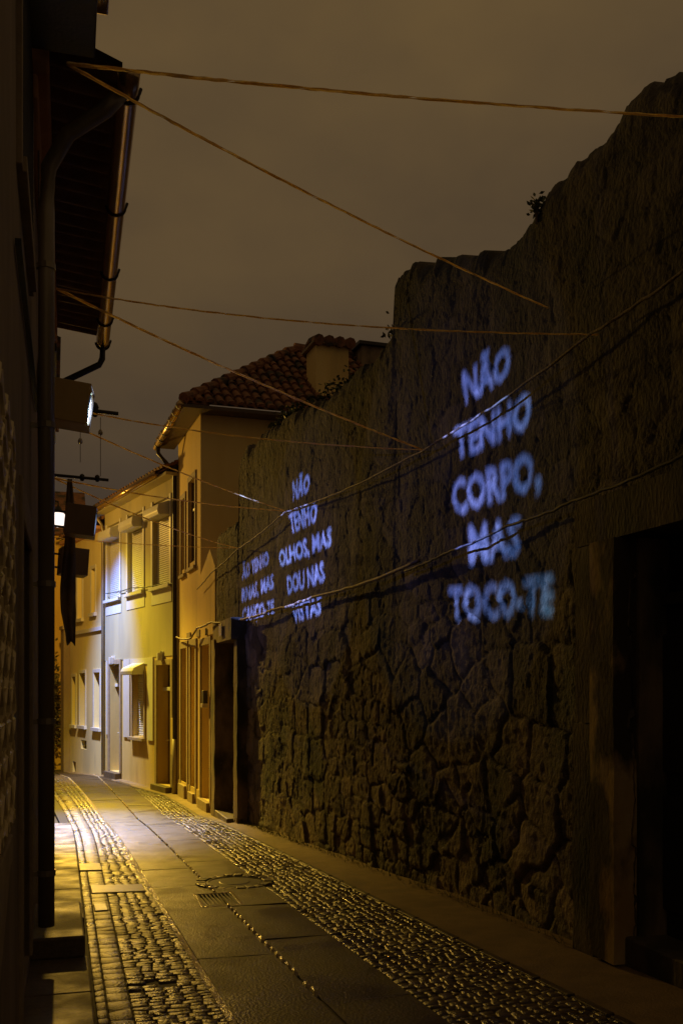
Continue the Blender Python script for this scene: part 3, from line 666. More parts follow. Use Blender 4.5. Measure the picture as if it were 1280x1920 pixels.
# low plastered wall piece with a doorway between house A and the stone wall
pw = thing('plaster_wall', (2.93, 18.78, -.95), R(90 + 1.8), 'stained yellow plaster wall with one dark doorway between the stone wall and the tall yellow house', 'wall')
Z = lambda z: z + .95
pwh = [(.4, 1.4, Z(-.62), Z(2.45), .3)]
pierced(0, 1.6, 0, Z(3.9), pwh, y=-.01, back=.5).build('wall_face', M['yellow'], pw)
MB().prism([(0, Z(3.9)), (1.6, Z(3.9)), (1.2, Z(4.05)), (.55, Z(4.3)), (.2, Z(4.05))], 1, -.5, -.012).build('broken_crest', M['yellow'], pw)
f = MB(); f.box(.26, .4, -.009, .03, 0, Z(2.6)).box(1.4, 1.53, -.009, .03, 0, Z(2.6)).box(.4, 1.4, -.009, .03, Z(2.45), Z(2.6)).box(.36, 1.44, -.3, .09, Z(-.95), Z(-.621))
f.build('door_surround', M['trim'], pw, bevel=.008)
d = MB().box(.4, 1.4, -.31, -.27, Z(-.62), Z(2.45)).build('door', M['blackwood'], pw)
pieces(MB().box(.5, 1.3, -.269, -.25, Z(-.4), Z(1.0)).box(.5, 1.3, -.269, -.25, Z(1.15), Z(2.3)), 'door_panel', M['blackwood'], d, bevel=.01)
MB().box(.5, .72, .03, .12, Z(1.3), Z(1.55)).build('letter_box', M['iron'], pw, bevel=.01)
MB().box(.5, .72, .03, .14, Z(1.22), Z(1.298)).build('letter_box_tray', M['porcelain'], pw, bevel=.006)
MB().box(.8, .88, .001, .02, Z(2.64), Z(2.78)).build('number_plate', M['iron'], pw)

# end of the view
gp = thing('gate_pillar', (.36, 32.7, -1.15), R(10), 'grey brown square gate pillar at the far bend of the lane', 'pillar')
MB().box(-.04, .2, 0, .5, 0, 4.6).build('shaft', M['render_far'], gp, bevel=.01)
MB().box(-.08, .24, -.04, .54, 4.601, 4.72).build('cap_stone', M['trim'], gp, bevel=.01)
oh = thing('ochre_house', (-2.6, 34.4, -1.3), 0, 'ochre house front closing the far end of the lane behind the gate pillar', 'house')
pierced(-4, 3.4, 0, 8, [(-3, -2, 1, 3, .2), (.3, 1.2, 4.2, 5.9, .2)], o=-1, back=6).build('front_wall', M['ochre'], oh)
pieces(MB().box(-3, -2, .2, .24, 1, 3).box(.3, 1.2, .2, .24, 4.2, 5.9), 'window', M['glass'], oh)
MB().prism([(-.5, 7.95), (6.5, 7.95), (3, 10)], 0, -4.3, 3.7).build('roof', M['clay'], oh)

# ------------------------------------------------------------------ plants
def leaf_bm(n, size, spread, seed, drop=0.0):
    q = random.Random(seed); b = MB()
    for i in range(n):
        p = Vector((q.gauss(0, spread[0]), q.gauss(0, spread[1]), abs(q.gauss(0, spread[2])) - drop * q.random()))
        a = Vector((q.uniform(-1, 1), q.uniform(-1, 1), q.uniform(-.6, 1))).normalized(); c = a.cross(Vector((q.random(), q.random(), q.random() + .1))).normalized()
        l, w = size * q.uniform(.6, 1.4), size * .28
        b.add([p, p + a * l * .5 + c * w, p + a * l, p + a * l * .5 - c * w], [(0, 1, 2, 3)])
    return b
def plant(name, loc, n, size, spread, seed, label, m='leaf', drop=0.0, stems=5):
    t = thing(name, loc, 0, label, 'plant', 'plants rooted on the walls')
    leaf_bm(n, size, spread, seed, drop).build('foliage', M[m], t)
    q = random.Random(seed + 9); s_ = MB()
    for i in range(stems):
        e = (q.gauss(0, spread[0]), q.gauss(0, spread[1]), spread[2] * q.uniform(.8, 1.8) - drop * q.random()); s_.tube([(0, 0, -.1), (e[0] * .4, e[1] * .4, e[2] * .6), e], .006, 5)
    s_.build('stem', M['darkwood'], t)
plant('wall_fern', (3.55, 15.1, 5.66), 420, .1, (.12, .45, .09), 1, 'bushy tuft of weeds on the stone wall top below the yellow gable')
plant('wall_fern', (3.5, 16.75, 5.6), 200, .09, (.1, .2, .07), 2, 'small weed on the far upper corner of the stone wall', drop=.4)
plant('wall_fern', (3.64, 7.08, 5.34), 70, .045, (.03, .05, .05), 3, 'lone leafy sprig on the bare slope of the wall top at right')
plant('wall_fern', (3.56, 10.22, 5.4), 50, .06, (.05, .06, .1), 4, 'thin dry sprig in the notch of the stone wall crest', 'leafdry', stems=9)
plant('wall_fern', (3.52, 12.4, 5.42), 160, .07, (.1, .4, .05), 5, 'low moss tuft on the wall crest beside the chimney')
plant('climbing_plant', (.02, 33.9, 1.1), 650, .17, (.12, .25, .8), 6, 'leafy climber hanging on the ochre wall at the end of the lane', 'leafdry', drop=1.6)
gt = leaf_bm(900, .05, (.03, .03, .03), 12)
gt.v = []; gt.f = []
q = random.Random(21)
for i in range(520):
    y = q.uniform(6.3, 17) if i % 3 else q.uniform(13, 17); x = wx(y) - .07 - abs(q.gauss(0, .05)); z = zg(y) + .03; h = q.uniform(.03, .11); dx, dy = q.uniform(-.05, .03), q.uniform(-.04, .04)
    gt.add([(x, y, z), (x + .008, y + .008, z), (x + dx, y + dy, z + h)], [(0, 1, 2)])
o = gt.build('grass', M['leaf'], kind='stuff'); o['label'] = 'sparse grass blades along the foot of the stone wall'; o['category'] = 'grass'

# ------------------------------------------------------------------ left hand houses
lang = math.atan(.014)
def lframe(y): return (-.25 + .014 * y, y, 0)
hL = thing('town_house', (*lframe(2)[:2], -.6), R(90) - lang, 'near dark house on the left with latticed window and deep tiled eave', 'house')
Z = lambda z: z + .6
lh = [(.2, 1.85, Z(1.05), Z(2.75), .2), (3.68, 5.0, Z(-.2), Z(2.52), .16), (3.3, 4.9, Z(4.3), Z(5.65), .12)]
pierced(-1.0, 10.3, 0, Z(5.72), lh, o=-1, back=.0 or None).build('front_wall', M['render_near'], hL)
pieces(MB().quad((10.3, 0, 0), (10.3, 5, 0), (10.3, 5, Z(5.72)), (10.3, 0, Z(5.72))).quad((-1, 0, 0), (-1, 5, 0), (-1, 5, Z(5.72)), (-1, 0, Z(5.72))), 'side_wall', M['render_near'], hL)
# window with iron lattice
(a, c, z0, z1, dp) = lh[0]
f = MB(); f.box(a - .02, a + .12, -.02, 0.1, z0, z1).box(c - .12, c + .02, -.02, .1, z0, z1).box(a + .12, c - .12, -.02, .1, z1 - .1, z1).box(a - .1, c + .1, -.05, .1, z0 - .1, z0)
w = f.build('window', M['trim'], hL, bevel=.006)
MB().box(a, c, .2, .205, z0, z1).build('pane', M['glass'], w)
la = MB()
for i in range(10):
    u = .3 + i * .165; pts = []
    for j in range(41):
        zz = z0 + .08 + (z1 - z0 - .3) * j / 40; pts.append((u + .055 * math.sin(j * .98 + (i % 2) * math.pi), -.055, zz))
    la.tube(pts, .013, 6)
for j in range(13):
    zz = z0 + .1 + j * .112; la.tube([(.2, -.055, zz), (1.86, -.055, zz + .0)], .009, 6)
la.build('window_lattice', M['lattice'], w)
MB().hexa([(1.05, -.002, Z(.62)), (2.2, -.002, Z(.9)), (2.2, -.03, Z(.9)), (1.05, -.05, Z(.62)), (1.05, -.002, Z(1.3)), (2.2, -.002, Z(1.42)), (2.2, -.03, Z(1.42)), (1.05, -.05, Z(1.3))]).build('splayed_panel', M['trim'], hL, bevel=.004)  # added panel, splayed to catch lamplight as the lit patch
# doorway
(a, c, z0, z1, dp) = lh[1]
f = MB(); f.box(a - .2, a, -.02, .16, z0, z1 + .2).box(c, c + .2, -.02, .16, z0, z1 + .2).box(a, c, -.02, .16, z1, z1 + .2)
f.build('door_surround', M['trim'], hL, bevel=.008)
d = MB().box(a, c, .15, .19, z0, z1).build('door', M['darkwood'], hL)
pieces(MB().box(a + .1, c - .1, .135, .149, z0 + .15, z0 + .95).box(a + .1, c - .1, .135, .149, z0 + 1.1, z1 - .2), 'door_panel', M['darkwood'], d, bevel=.01)
# upper window with slatted shutter
(a, c, z0, z1, dp) = lh[2]
w = MB().box(a - .08, a, -.03, .1, z0 - .08, z1).box(c, c + .08, -.03, .1, z0 - .08, z1).box(a, c, -.05, .1, z0 - .08, z0).build('window', M['trim'], hL, bevel=.005)
s_ = MB()
for k in range(26): s_.box(a + .01, c - .01, .02 - .05, .05, z0 + .01 + k * .052, z0 + .03 + k * .052)
s_.box(a, c, .09, .11, z0, z1)
s_.build('slatted_shutter', M['blackwood'], w)
# eave of the nearest part: closed cornice
MB().box(-1, 4.72, -.42, -.001, Z(5.721), Z(5.8)).box(-1, 4.7, -.4, -.001, Z(5.801), Z(6.3)).box(-1, 4.72, -.46, 1, Z(6.301), Z(6.6)).build('cornice', M['iron'], hL, bevel=.01)
MB().box(4.4, 4.62, -.5, -.4, Z(5.95), Z(6.2)).build('gutter_end', M['copper'], hL, bevel=.01)
# tiled eave of the farther part: undersides of clay tiles, gutter, straps
so = MB(); nseg = 300
for i in range(nseg + 1):
    u = 4.8 + 5.3 * i / nseg; ph = 2 * math.pi * u / .21; dz = .028 * math.cos(ph) + (.012 if int(u / .21) % 2 else 0)
    so.v += [(u, -.02, Z(5.8) + dz), (u, -.6, Z(5.73) + dz), (u, -.6, Z(5.76) + dz), (u, 2.5, Z(6.9) + dz)]
for i in range(nseg):
    p, q2 = 4 * i, 4 * i + 4
    so.f += [(p, p + 1, q2 + 1, q2), (p + 1, p + 2, q2 + 2, q2 + 1), (p + 2, p + 3, q2 + 3, q2 + 2)]
so.build('eave_tiles', M['soffit'], hL, smooth=True)
pieces(MB().box(4.8, 10.1, -.13, -.001, Z(5.62), Z(5.86)).box(4.8, 10.2, -.06, -.001, Z(5.45), Z(5.619)), 'wall_plate', M['orangewash'], hL, bevel=.02)
gtt = MB(); npt = 24
for i in range(npt + 1):
    u = 4.75 + 5.3 * i / npt; z = Z(5.70) - .05 * i / npt
    for j in range(11):
        an = math.pi * j / 10; gtt.v.append((u, -.64 - .075 * math.cos(an), z - .075 * math.sin(an)))
for i in range(npt):
    for j in range(10): gtt.f.append((i * 11 + j, i * 11 + j + 1, (i + 1) * 11 + j + 1, (i + 1) * 11 + j))
gtt.f.append(tuple(range(11))); gtt.f.append(tuple(npt * 11 + j for j in range(11)))
gtt.build('rain_gutter', M['copper'], hL, smooth=True)
for u in (5.0, 6.65, 8.0, 9.25, 10.02):
    s_ = MB(); zz = Z(5.70) - .05 * (u - 4.75) / 5.3
    s_.tube([(u, -.64 - .082 * math.cos(math.pi * j / 10), zz - .082 * math.sin(math.pi * j / 10)) for j in range(11)], .009, 6).tube([(u, -.722, zz), (u, -.735, zz + .04)], .012, 6)
    s_.build('gutter_strap', M['iron'], hL)
MB().tube([(10.0, -.64, Z(5.58)), (10.0, -.635, Z(5.46)), (9.98, -.6, Z(5.38)), (9.95, -.2, Z(5.14)), (9.93, -.07, Z(5.0)), (9.92, -.05, Z(4.7)), (9.92, -.05, Z(-.5))], .036, 10).build('downpipe', M['iron'], hL, smooth=True)
MB().tube([(4.95, -.6, Z(5.66)), (5.0, -.5, Z(5.56)), (5.12, -.25, Z(5.42)), (5.18, -.12, Z(5.2)), (5.2, -.105, Z(4.9)), (5.2, -.105, Z(-.05))], .055, 12).build('downpipe', M['zinc'], hL, smooth=True)
pc = MB()
for z in (Z(.3), Z(1.35), Z(2.3), Z(3.4), Z(4.5)): pc.tube([(5.2, -.105, z), (5.2, -.105, z + .04)], .063, 12).box(5.18, 5.22, -.06, -.001, z, z + .03)
pieces(pc, 'pipe_clamp', M['zinc'], hL)
MB().tube([(8.7, -.075, Z(5.3)), (8.7, -.075, Z(2.2)), (8.7, -.075, Z(-.35))], .018, 8).build('conduit', M['porcelain'], hL)
MB().tube([(5.36, -.05, Z(5.4)), (5.37, -.055, Z(4.4)), (5.42, -.06, Z(4.05)), (5.4, -.04, Z(3.85)), (5.45, -.05, Z(3.2))], .007, 6).build('loose_wire', M['cable'], hL)
MB().box(3.0, 6.0, -.035, -.005, Z(3.72), Z(3.75)).build('cable_clip_rail', M['blackwood'], hL)

h2 = thing('town_house', (-.06, 12.35, -.85), R(90), 'plain dark house wall on the left beyond the tiled eave, behind the hanging boxes', 'house')
Z = lambda z: z + .85
pierced(0, 4.6, 0, Z(5.6), [(1.2, 2.2, Z(-.5), Z(1.9), .2), (1.0, 2.2, Z(3.2), Z(4.7), .2)], o=-1).build('front_wall', M['render_far'], h2)
pieces(MB().quad((0, 0, 0), (0, 5, 0), (0, 5, Z(5.6)), (0, 0, Z(5.6))).quad((4.6, 0, 0), (4.6, 5, 0), (4.6, 5, Z(5.6)), (4.6, 0, Z(5.6))), 'side_wall', M['render_far'], h2)
MB().box(1.2, 2.2, .16, .2, Z(-.5), Z(1.9)).build('door', M['darkwood'], h2)
MB().box(1.0, 2.2, .17, .2, Z(3.2), Z(4.7)).build('window', M['glass'], h2)
MB().box(-.05, 4.65, -.1, 5, Z(5.601), Z(5.78)).build('cornice', M['iron'], h2, bevel=.01)
MB().prism([(-.15, Z(5.79)), (5, Z(5.79)), (2.4, Z(6.6))], 0, 0, 4.6).build('roof', M['clay'], h2)

h3 = thing('town_house', (-.06, 17.0, -.9), R(90 + 14), 'dark left hand house past the bend that carries the street lamp bracket', 'house')
pierced(0, 11, 0, 6.6, [(2, 3, .1, 2.9, .2), (5, 6, 1, 2.6, .2), (2, 3, 4, 5.4, .2), (5, 6, 4, 5.4, .2)], o=-1, back=5).build('front_wall', M['render_far'], h3)
MB().box(2, 3, .16, .2, .1, 2.9).build('door', M['darkwood'], h3)
pieces(MB().box(5, 6, .17, .2, 1, 2.6).box(2, 3, .17, .2, 4, 5.4).box(5, 6, .17, .2, 4, 5.4), 'window', M['glass'], h3)

# ------------------------------------------------------------------ street lamp
LP = Vector((.13, 27.0, 6.0))
sl = thing('street_lamp', LP, 0, 'glowing sodium street lamp on a bracket at the left end of the lane', 'street lamp')
globe = MB(); pr = [(.21 * math.sin(math.pi * i / 14), .21 * math.cos(math.pi * i / 14)) for i in range(15)]
globe.lathe(pr, 22).build('lamp_globe', emit_mat('sodium globe glass', (.62, .52, .46), 3.2, see=.45), sl, smooth=True)
MB().lathe([(.0, .34), (.06, .33), (.1, .24), (.2, .17), (.21, .155), (.12, .16)], 22).build('lamp_hood', M['iron'], sl, smooth=True)
MB().tube([(0, 0, .33), (0, 0, .45), (-.3, .03, .55), (-1.4, .12, .5), (-2.62, .25, .38)], .025, 10).build('lamp_bracket', M['iron'], sl, smooth=True)
def lamp(name, kind, col, power, loc, parent, size=.1, smooth=None, aim=None, cone=None, blend=.5):
    d = bpy.data.lights.new(name, kind); d.color = col; d.energy = power; d.shadow_soft_size = size
    if cone: d.spot_size = R(cone); d.spot_blend = blend
    if smooth is not None:
        d.use_nodes = True; n = d.node_tree; e = n.nodes['Emission']; fo = n.nodes.new('ShaderNodeLightFalloff')
        fo.inputs['Strength'].default_value = 1.0; fo.inputs['Smooth'].default_value = smooth
        n.links.new(fo.outputs['Quadratic'], e.inputs['Strength'])
    o = bpy.data.objects.new(name, d); C.objects.link(o); o.location = loc
    if parent: o.parent = parent
    if aim is not None: o.rotation_euler = Vector(aim).to_track_quat('-Z', 'Y').to_euler()
    return o
SOD = (1.0, .56, .085)
lamp('sodium_light', 'POINT', SOD, 4900, (0, 0, 0), sl, .13, 80.0)
lamp('sodium_beam', 'SPOT', (1, .80, .06), 21000, (0, 0, 0), sl, .13, 110.0, aim=(1.5, -.4, -5.2), cone=122, blend=1.0)
lamp('sodium_beam', 'SPOT', (1, .60, .06), 20000, (0, 0, 0), sl, .13, 60.0, aim=(.7, -7.8, -6.9), cone=54, blend=1.0)
lamp('added_blue_spot', 'SPOT', (.0, .2, 1.0), 24000, (0, 0, 0), sl, .1, 40.0, aim=(1.5, .85, -2.6), cone=74, blend=1.0)  # added blue spot, turns the bright facade patch lavender
lamp('added_blue_spot', 'SPOT', (.0, .28, 1.0), 20000, (0, 0, 0), sl, .1, 60.0, aim=(.4, -9.4, -6.85), cone=26, blend=1.0)  # second added blue spot, for the lavender patch on the road

# ------------------------------------------------------------------ light projectors: a box, a lens, a slide with letters cut out, a lamp
def letters(text):
    cu = bpy.data.curves.new('t', 'FONT'); cu.body = text; cu.offset = .022; cu.resolution_u = 2
    o = bpy.data.objects.new('t', cu); C.objects.link(o); bpy.context.view_layer.update()
    me = bpy.data.meshes.new_from_object(o.evaluated_get(bpy.context.evaluated_depsgraph_get()))
    vs = np.array([v.co[:2] for v in me.vertices]); fs = [tuple(p.vertices) for p in me.polygons]
    bpy.data.objects.remove(o); bpy.data.curves.remove(cu); bpy.data.meshes.remove(me)
    return vs, fs
capH = letters('H')[0][:, 1].max(); capB = letters('H')[0][:, 1].min()
def slide_mesh(lines, LPm, frame, gdist, half):
    """lines: (text, four corners (y, z) of the lettering on the wall: TL, BL, TR, BR). Returns verts/faces of the plate in box coords."""
    inv = frame.inverted(); pts = []; tris_l = []; edges = []
    for text, (tl, bl, tr, br) in lines:
        vs, fs = letters(text); x0, x1 = vs[:, 0].min(), vs[:, 0].max(); o = len(pts)
        for x, y in vs:
            s_, t = (x - x0) / (x1 - x0), (y - capB) / (capH - capB)
            if text == ',': t = (y - vs[:, 1].min()) / (vs[:, 1].max() - vs[:, 1].min())
            Y = (bl[0] + (br[0] - bl[0]) * s_) * (1 - t) + (tl[0] + (tr[0] - tl[0]) * s_) * t
            Zz = (bl[1] + (br[1] - bl[1]) * s_) * (1 - t) + (tl[1] + (tr[1] - tl[1]) * s_) * t
            w = inv @ Vector((wx(Y), Y, Zz)); d = w - LPm
            k = gdist / d.x; pts.append((LPm.y + d.y * k, LPm.z + d.z * k))
        cnt = {}
        for f in fs:
            for i in range(len(f)):
                e = tuple(sorted((f[i], f[(i + 1) % len(f)]))); cnt[e] = cnt.get(e, 0) + 1
            tris_l.append([pts[o + i] for i in f])
        edges += [(a + o, b + o) for (a, b), k in cnt.items() if k == 1]
    n = len(pts); rect = [(-half, -half), (half, -half), (half, half), (-half, half)]
    pts2 = pts + rect; edges += [(n, n + 1), (n + 1, n + 2), (n + 2, n + 3), (n + 3, n)]
    rv, re, rf, *_ = delaunay_2d_cdt([Vector(p) for p in pts2], edges, [], 0, 1e-7)
    T_ = np.array([[t[0], t[1], t[2]] for t in ([f[0], f[i], f[i + 1]] for f in tris_l for i in range(1, len(f) - 1))])
    def inside(p):
        a, b_, c_ = T_[:, 0], T_[:, 1], T_[:, 2]
        d1 = (b_[:, 0] - a[:, 0]) * (p[1] - a[:, 1]) - (b_[:, 1] - a[:, 1]) * (p[0] - a[:, 0])
        d2 = (c_[:, 0] - b_[:, 0]) * (p[1] - b_[:, 1]) - (c_[:, 1] - b_[:, 1]) * (p[0] - b_[:, 0])
        d3 = (a[:, 0] - c_[:, 0]) * (p[1] - c_[:, 1]) - (a[:, 1] - c_[:, 1]) * (p[0] - c_[:, 0])
        return bool((((d1 > 0) & (d2 > 0) & (d3 > 0)) | ((d1 < 0) & (d2 < 0) & (d3 < 0))).any())
    fo = []
    for f in rf:
        c_ = sum((rv[i] for i in f), Vector((0, 0))) / len(f)
        if not inside(c_): fo.append(tuple(f))
    return [(v.x, v.y) for v in rv], fo
def slide_material():
    m = bpy.data.materials.new('slide film'); m.use_nodes = True; n = m.node_tree; n.nodes.clear()
    o = n.nodes.new('ShaderNodeOutputMaterial'); d = n.nodes.new('ShaderNodeBsdfDiffuse'); t = n.nodes.new('ShaderNodeBsdfTransparent'); x = n.nodes.new('ShaderNodeMixShader')
    d.inputs[0].default_value = (.01, .01, .01, 1); x.inputs[0].default_value = .993
    n.links.new(t.outputs[0], x.inputs[1]); n.links.new(d.outputs[0], x.inputs[2]); n.links.new(x.outputs[0], o.inputs[0]); return m
SLIDE = slide_material()
def projector(loc, size, aim, lines, power, label, m, col=(.17, .28, 1.0), lens_r=.15, gd=.2, rounded=False, tiltmax=None):
    S = size / 2; t = thing('light_projector', loc, 0, label, 'projector', 'projector boxes hung over the lane')
    d = (Vector(aim) - Vector(loc)); yaw = math.atan2(d.y, d.x); pitch = -math.atan2(d.z, math.hypot(d.x, d.y))
    if tiltmax: yaw = max(-tiltmax[0], min(tiltmax[0], yaw)); pitch = min(tiltmax[1], pitch)
    t.rotation_euler = (0, pitch, yaw); bpy.context.view_layer.update(); fr = t.matrix_world.copy()
    th = .012; b = MB()
    b.box(-S, -S + th, -S, S, -S, S).box(-S + th, S, -S, -S + th, -S, S).box(-S + th, S, S - th, S, -S, S).box(-S + th, S, -S + th, S - th, -S, -S + th)
    if rounded: b.box(-S + th, S, -S + th, S - th, S - th, S).tube([(-S * .9, -S - .001, S * .6), (-S * .9, S + .001, S * .6)], S * .12, 10)
    else: b.box(-S + th, S, -S + th, S - th, S - th, S)
    b.build('housing', m, t, bevel=.006)
    n = 40; fpl = MB(); inn = S - th - .001
    for j in range(n):
        a = 2 * math.pi * j / n; c_, s_ = math.cos(a), math.sin(a); k = inn / max(abs(c_), abs(s_))
        fpl.v += [(S - .004, lens_r * c_, lens_r * s_), (S - .004, k * c_, k * s_)]
    fpl.f = [(2 * j, 2 * j + 1, 2 * ((j + 1) % n) + 1, 2 * ((j + 1) % n)) for j in range(n)]
    fpl.build('front_plate', m, t)
    ln = MB(); ln.lathe([(0, .018), (lens_r * .5, .014), (lens_r * .85, .006), (lens_r * .985, 0)], 36)
    ln.v = [(S - .012 + z, x, y) for x, y, z in ln.v]
    ln.build('lens', emit_mat('lens glass', (.16, .2, .5), 1.0, see=.8, rim=lens_r), t, smooth=True)
    lm = Vector((S - .03 - gd, 0, 0))
    vs, fs = slide_mesh(lines, lm, fr, gd, inn)
    sp = MB(); sp.v = [(S - .03, y, z) for y, z in vs]; sp.f = fs
    sp.build('slide_plate', SLIDE, t)
    lamp('projector_light', 'SPOT', col, power, lm, t, .0024, None, aim=(1, 0, 0), cone=100, blend=.6)
    return t
T1 = [('NÃO', [(8.53, 4.51), (8.46, 4.2), (7.57, 4.46), (7.62, 4.2)]), ('TENHO', [(8.7, 4.03), (8.63, 3.73), (7.19, 3.97), (7.23, 3.69)]),
      ('CORPO', [(8.75, 3.55), (8.67, 3.22), (7.2, 3.49), (7.19, 3.19)]), (',', [(7.14, 3.27), (7.13, 3.11), (7.05, 3.27), (7.05, 3.12)]),
      ('MAS', [(8.38, 3.08), (8.35, 2.72), (7.4, 3.01), (7.4, 2.7)]), ('TOCO-TE', [(8.8, 2.56), (8.7, 2.24), (6.83, 2.47), (6.82, 2.17)])]
T2 = [('NÃO', [(13.92, 4.56), (13.9, 4.28), (13.1, 4.5), (13.15, 4.27)]), ('TENHO', [(14.17, 4.13), (14.01, 3.83), (12.8, 4.07), (12.8, 3.81)]),
      ('OLHOS, MAS', [(14.69, 3.66), (14.63, 3.42), (12.22, 3.65), (12.21, 3.42)]), ('DOU NAS', [(14.26, 3.23), (14.22, 2.98), (12.53, 3.25), (12.52, 3.0)]),
      ('VISTAS', [(14.01, 2.79), (13.9, 2.54), (12.69, 2.83), (12.66, 2.59)])]
T3 = [('ÃO TENHO', [(16.95, 3.7), (16.93, 3.47), (15.33, 3.75), (15.31, 3.54)]), ('RNAS, MAS', [(16.97, 3.3), (16.97, 3.08), (15.03, 3.37), (15.01, 3.14)]),
      ('CANÇO-TE', [(16.95, 2.97), (16.95, 2.74), (15.01, 2.96), (15.01, 2.74)])]
p1 = projector((.15, 9.5, 4.2), .37, (3.55, 8.0, 3.35), T1, 6500, 'nearest brown projector box with a glowing round lens, under the left gutter', M['boxy'], tiltmax=(R(7), R(8)))
p2 = projector((.35, 13.6, 3.8), .39, (3.3, 13.4, 3.5), T2, 6500, 'dark projector box hanging clear of the wall beside the street lamp glow', M['boxdark'], rounded=True, tiltmax=(R(6), R(7)))
p3 = projector((.29, 15.6, 3.5), .4, (3.2, 16.0, 3.3), T3, 4200, 'farthest and lowest dark projector box, half behind the hanging cloth', M['boxdark'], tiltmax=(R(8), R(4)))
MB().box(-.3, -.186, -.03, .03, -.1, .19).tube([(-.19, 0, .1), (-.19, -.02, .25), (-.2, -.02, .32)], .012, 6).build('wall_bracket', M['iron'], p1)
MB().tube([(-.2, -.1, -.1), (-.24, -.1, -.22), (-.25, -.06, .1), (-.26, -.06, .5)], .008, 6).build('power_cable', M['blackcable'], p1)
MB().tube([(-.42, 0, .1), (-.19, 0, .1)], .015, 6).tube([(-.42, 0, -.1), (-.19, 0, -.1)], .015, 6).build('wall_bracket', M['iron'], p2)
MB().tube([(-.42, 0, .1), (-.2, 0, .1)], .015, 6).tube([(-.42, 0, -.1), (-.2, 0, -.1)], .015, 6).build('wall_bracket', M['iron'], p3)

# ------------------------------------------------------------------ bracket arms, hanging cloth, insulators
ar = thing('wire_arm', (-.04, 13.0, 5.12), 0, 'short dark wire arm with one insulator, above and behind the nearest projector box', 'bracket', 'wire arms reaching over the lane')
MB().tube([(0, 0, .02), (.84, 0, -.02)], .026, 8).build('arm', M['iron'], ar)
MB().lathe([(.02, -.1), (.045, -.07), (.03, -.02), (.05, .02), (.03, .07), (.0, .09)], 10, (.55, 0, .02)).build('insulator', M['iron'], ar, smooth=True)
a2 = thing('wire_arm', (-.04, 14.0, 4.45), 0, 'long dark wire arm with two insulators that carries the hanging cloth', 'bracket', 'wire arms reaching over the lane')
MB().tube([(0, 0, .03), (.77, 0, 0)], .022, 8).build('arm', M['iron'], a2)
for x in (.42, .62): MB().lathe([(.02, -.05), (.035, -.02), (.03, .03), (.0, .05)], 10, (x, 0, .02)).build('insulator', M['iron'], a2, smooth=True)
bn = MB(); nu, nv = 10, 40                                  # cloth: narrow, folded, tapering at its foot
for j in range(nv + 1):
    t = j / nv; wd = (.05 + .045 * min(1, t * 5) + .065 * min(1, max(0, t * 3 - 1))) * (1 if t < .82 else 1 - (t - .82) / .18 * .45)
    for i in range(nu + 1):
        s_ = i / nu - .5
        bn.v.append((.215 + s_ * wd * 1.25 + .03 * math.sin(t * 7) * t, 13.98 + .035 * math.sin(s_ * 11 + t * 4) * (.4 + t), 4.43 - 2.2 * t - (.12 * abs(s_) if t > .95 else 0)))
for j in range(nv):
    for i in range(nu): bn.f.append((j * (nu + 1) + i, j * (nu + 1) + i + 1, (j + 1) * (nu + 1) + i + 1, (j + 1) * (nu + 1) + i))
bo = bn.build('hanging_cloth', M['cloth'], smooth=True); tag(bo, 'long dark folded cloth hanging from the wire arm beside the lamp', 'cloth')
sd = bo.modifiers.new('thickness', 'SOLIDIFY'); sd.thickness = .006
for (x, y, z0, z1, zb, nm) in ((.33, 13.0, 4.95, 4.45, 4.72, 'left'), (.58, 13.05, 5.05, 4.3, 4.86, 'right')):
    t = thing('hanging_insulator', (x, y, zb), 0, 'small insulator on a thin wire, %s' % ('the lower one, nearer the left wall' if nm == 'left' else 'the higher one, farther from the left wall'), 'insulator', 'insulators hung on thin wires')
    MB().lathe([(0, -.04), (.025, -.03), (.03, 0), (.018, .03), (.0, .045)], 10).build('bulb', M['porcelain'], t, smooth=True)
    MB().tube([(0, 0, z1 - zb), (.0, 0, -.04)], .004, 5).tube([(0, 0, .04), (0, 0, z0 - zb)], .004, 5).build('wire', M['cable'], t)

# ------------------------------------------------------------------ ropes across the lane
def rope(p, q, r, sag, label, seed, name='rope', m='rope', twist=True, group='straw ropes stretched across the lane', r1=None, n=70):
    k = random.Random(seed); p, q = Vector(p), Vector(q); pts = []
    for i in range(n + 1):
        t = i / n; v = p.lerp(q, t); v.z -= sag * 4 * t * (1 - t); pts.append(v + Vector((k.gauss(0, .0006), k.gauss(0, .0006), k.gauss(0, .0008))))
    b = MB(); L_ = (q - p).length                        # a few flat straw tapes twisted loosely round each other
    for ph in (0, 2.1, 4.2):
        w0_ = len(b.v); m3 = n * 3
        for i in range(m3 + 1):
            t = i / m3; f = t * n; a = min(int(f), n - 1); v = pts[a].lerp(pts[a + 1], f - a)
            an = t * L_ / .55 * 2 * math.pi + ph + math.sin(t * 23 + ph); rr = (r if r1 is None else r + (r1 - r) * t)
            e1 = Vector((0, math.sin(an), math.cos(an))); e2 = Vector((0, math.cos(an), -math.sin(an)))
            c_ = v + e1 * rr * .35; b.v += [tuple(c_ - e2 * rr * .75), tuple(c_ + e1 * rr * .3), tuple(c_ + e2 * rr * .75)]
        for i in range(m3):
            o_ = w0_ + 3 * i; b.f += [(o_, o_ + 1, o_ + 4, o_ + 3), (o_ + 1, o_ + 2, o_ + 5, o_ + 4)]
    o = b.build(name, M[m], smooth=True); tag(o, label, 'rope', group); return o
A1 = (.078, 6.3, 5.41); A2 = (.03, 9.9, 5.42)
rope(A1, (3.58, 4.62, 4.7), .0145, .03, 'thick upper rope running almost level from the left eave to the right edge', 1, r1=.008)
rope(A1, (3.56, 6.74, 4.45), .014, .05, 'upper rope slanting from the left eave down to the stone wall top', 2, r1=.008)
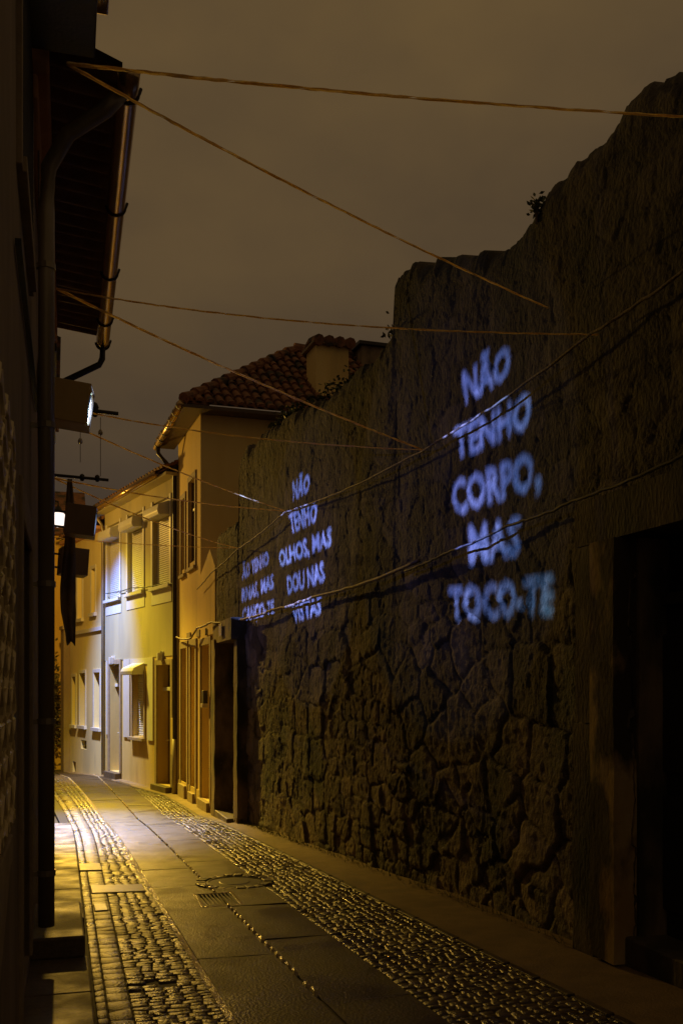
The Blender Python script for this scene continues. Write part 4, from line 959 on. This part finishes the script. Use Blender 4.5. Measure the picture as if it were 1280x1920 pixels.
rope(A2, (3.58, 6.06, 4.02), .011, .1, 'thin rope from the gutter end almost level to the wall above the large words', 3, r1=.007)
rope(A2, (3.5, 9.16, 3.93), .018, .05, 'bright rope from the gutter end slanting down to the middle of the wall', 4, r1=.01)
A3 = (.33, 12.7, 5.02); A4 = (.28, 13.2, 4.95); A5 = (.0, 13.9, 4.42)
rope(A3, (3.5, 9.18, 3.94), .013, .08, 'nearly level rope from behind the nearest box to the middle of the wall', 5, r1=.007)
rope(A4, (3.23, 13.98, 4.14), .015, .05, 'slanting rope from behind the nearest box towards the small words', 6, r1=.008)
rope(A5, (3.23, 13.96, 4.14), .015, .06, 'nearly level rope from the cloth arm to the wall above the small words', 7, r1=.008)
rope(A5, (3.06, 16.85, 3.98), .015, .08, 'slanting rope from the cloth arm to the far end of the wall', 8, r1=.008)
rope((-.02, 16.5, 4.0), (3.06, 16.83, 3.99), .008, .03, 'lowest thin rope passing before the shuttered windows', 9, r1=.007)
def run(name, pts, r, label, m, seed, cat, group=None, n=16):
    k = random.Random(seed); out_ = []
    for a, c in zip(pts, pts[1:]):
        a, c = Vector(a), Vector(c)
        for i in range(n):
            t = i / n; v = a.lerp(c, t); v.z -= .05 * 4 * t * (1 - t) * (c - a).length / 4; out_.append(v + Vector((k.gauss(0, .002), 0, k.gauss(0, .004))))
    out_.append(Vector(pts[-1]))
    return tag(MB().tube(out_, r, 7).build(name, M[m], smooth=True), label, cat, group)
run('wall_line', [(2.8, 20.2, 3.6), (2.86, 18.7, 3.78), (3.02, 16.85, 3.97), (3.2, 13.97, 4.14), (3.47, 9.17, 3.93), (3.53, 6.06, 4.02), (3.55, 5.0, 4.05)], .011, 'taut line tying the rope ends together along the stone wall', 'cable', 31, 'rope')
X_ = lambda y, z, o=.075: (wx(y) - o, y, z)
run('cable_bundle', [(2.68, 22.7, 2.75), (2.72, 20.6, 2.62), (2.76, 19.9, 2.8), (2.82, 18.6, 2.83), X_(16.8, 2.76, .1), X_(14.7, 2.78), X_(12.6, 2.8), X_(9.25, 2.86)], .02, 'sagging bundle of cables stapled along the stone wall under the small words', 'cable', 32, 'cable')
run('black_cable', [X_(9.6, 2.8), X_(8.6, 2.86), X_(7.4, 2.92), X_(6.28, 2.93), X_(4.5, 3.0)], .012, 'black cable crossing the large words on the stone wall', 'blackcable', 33, 'cable')
run('facade_cable', [(1.42, 28.6, 4.25), (1.95, 26.3, 4.2), (2.5, 23.9, 4.08), (2.66, 23.2, 4.02)], .012, 'thin cable looped across the shuttered facade below the upper windows', 'blackcable', 34, 'cable')
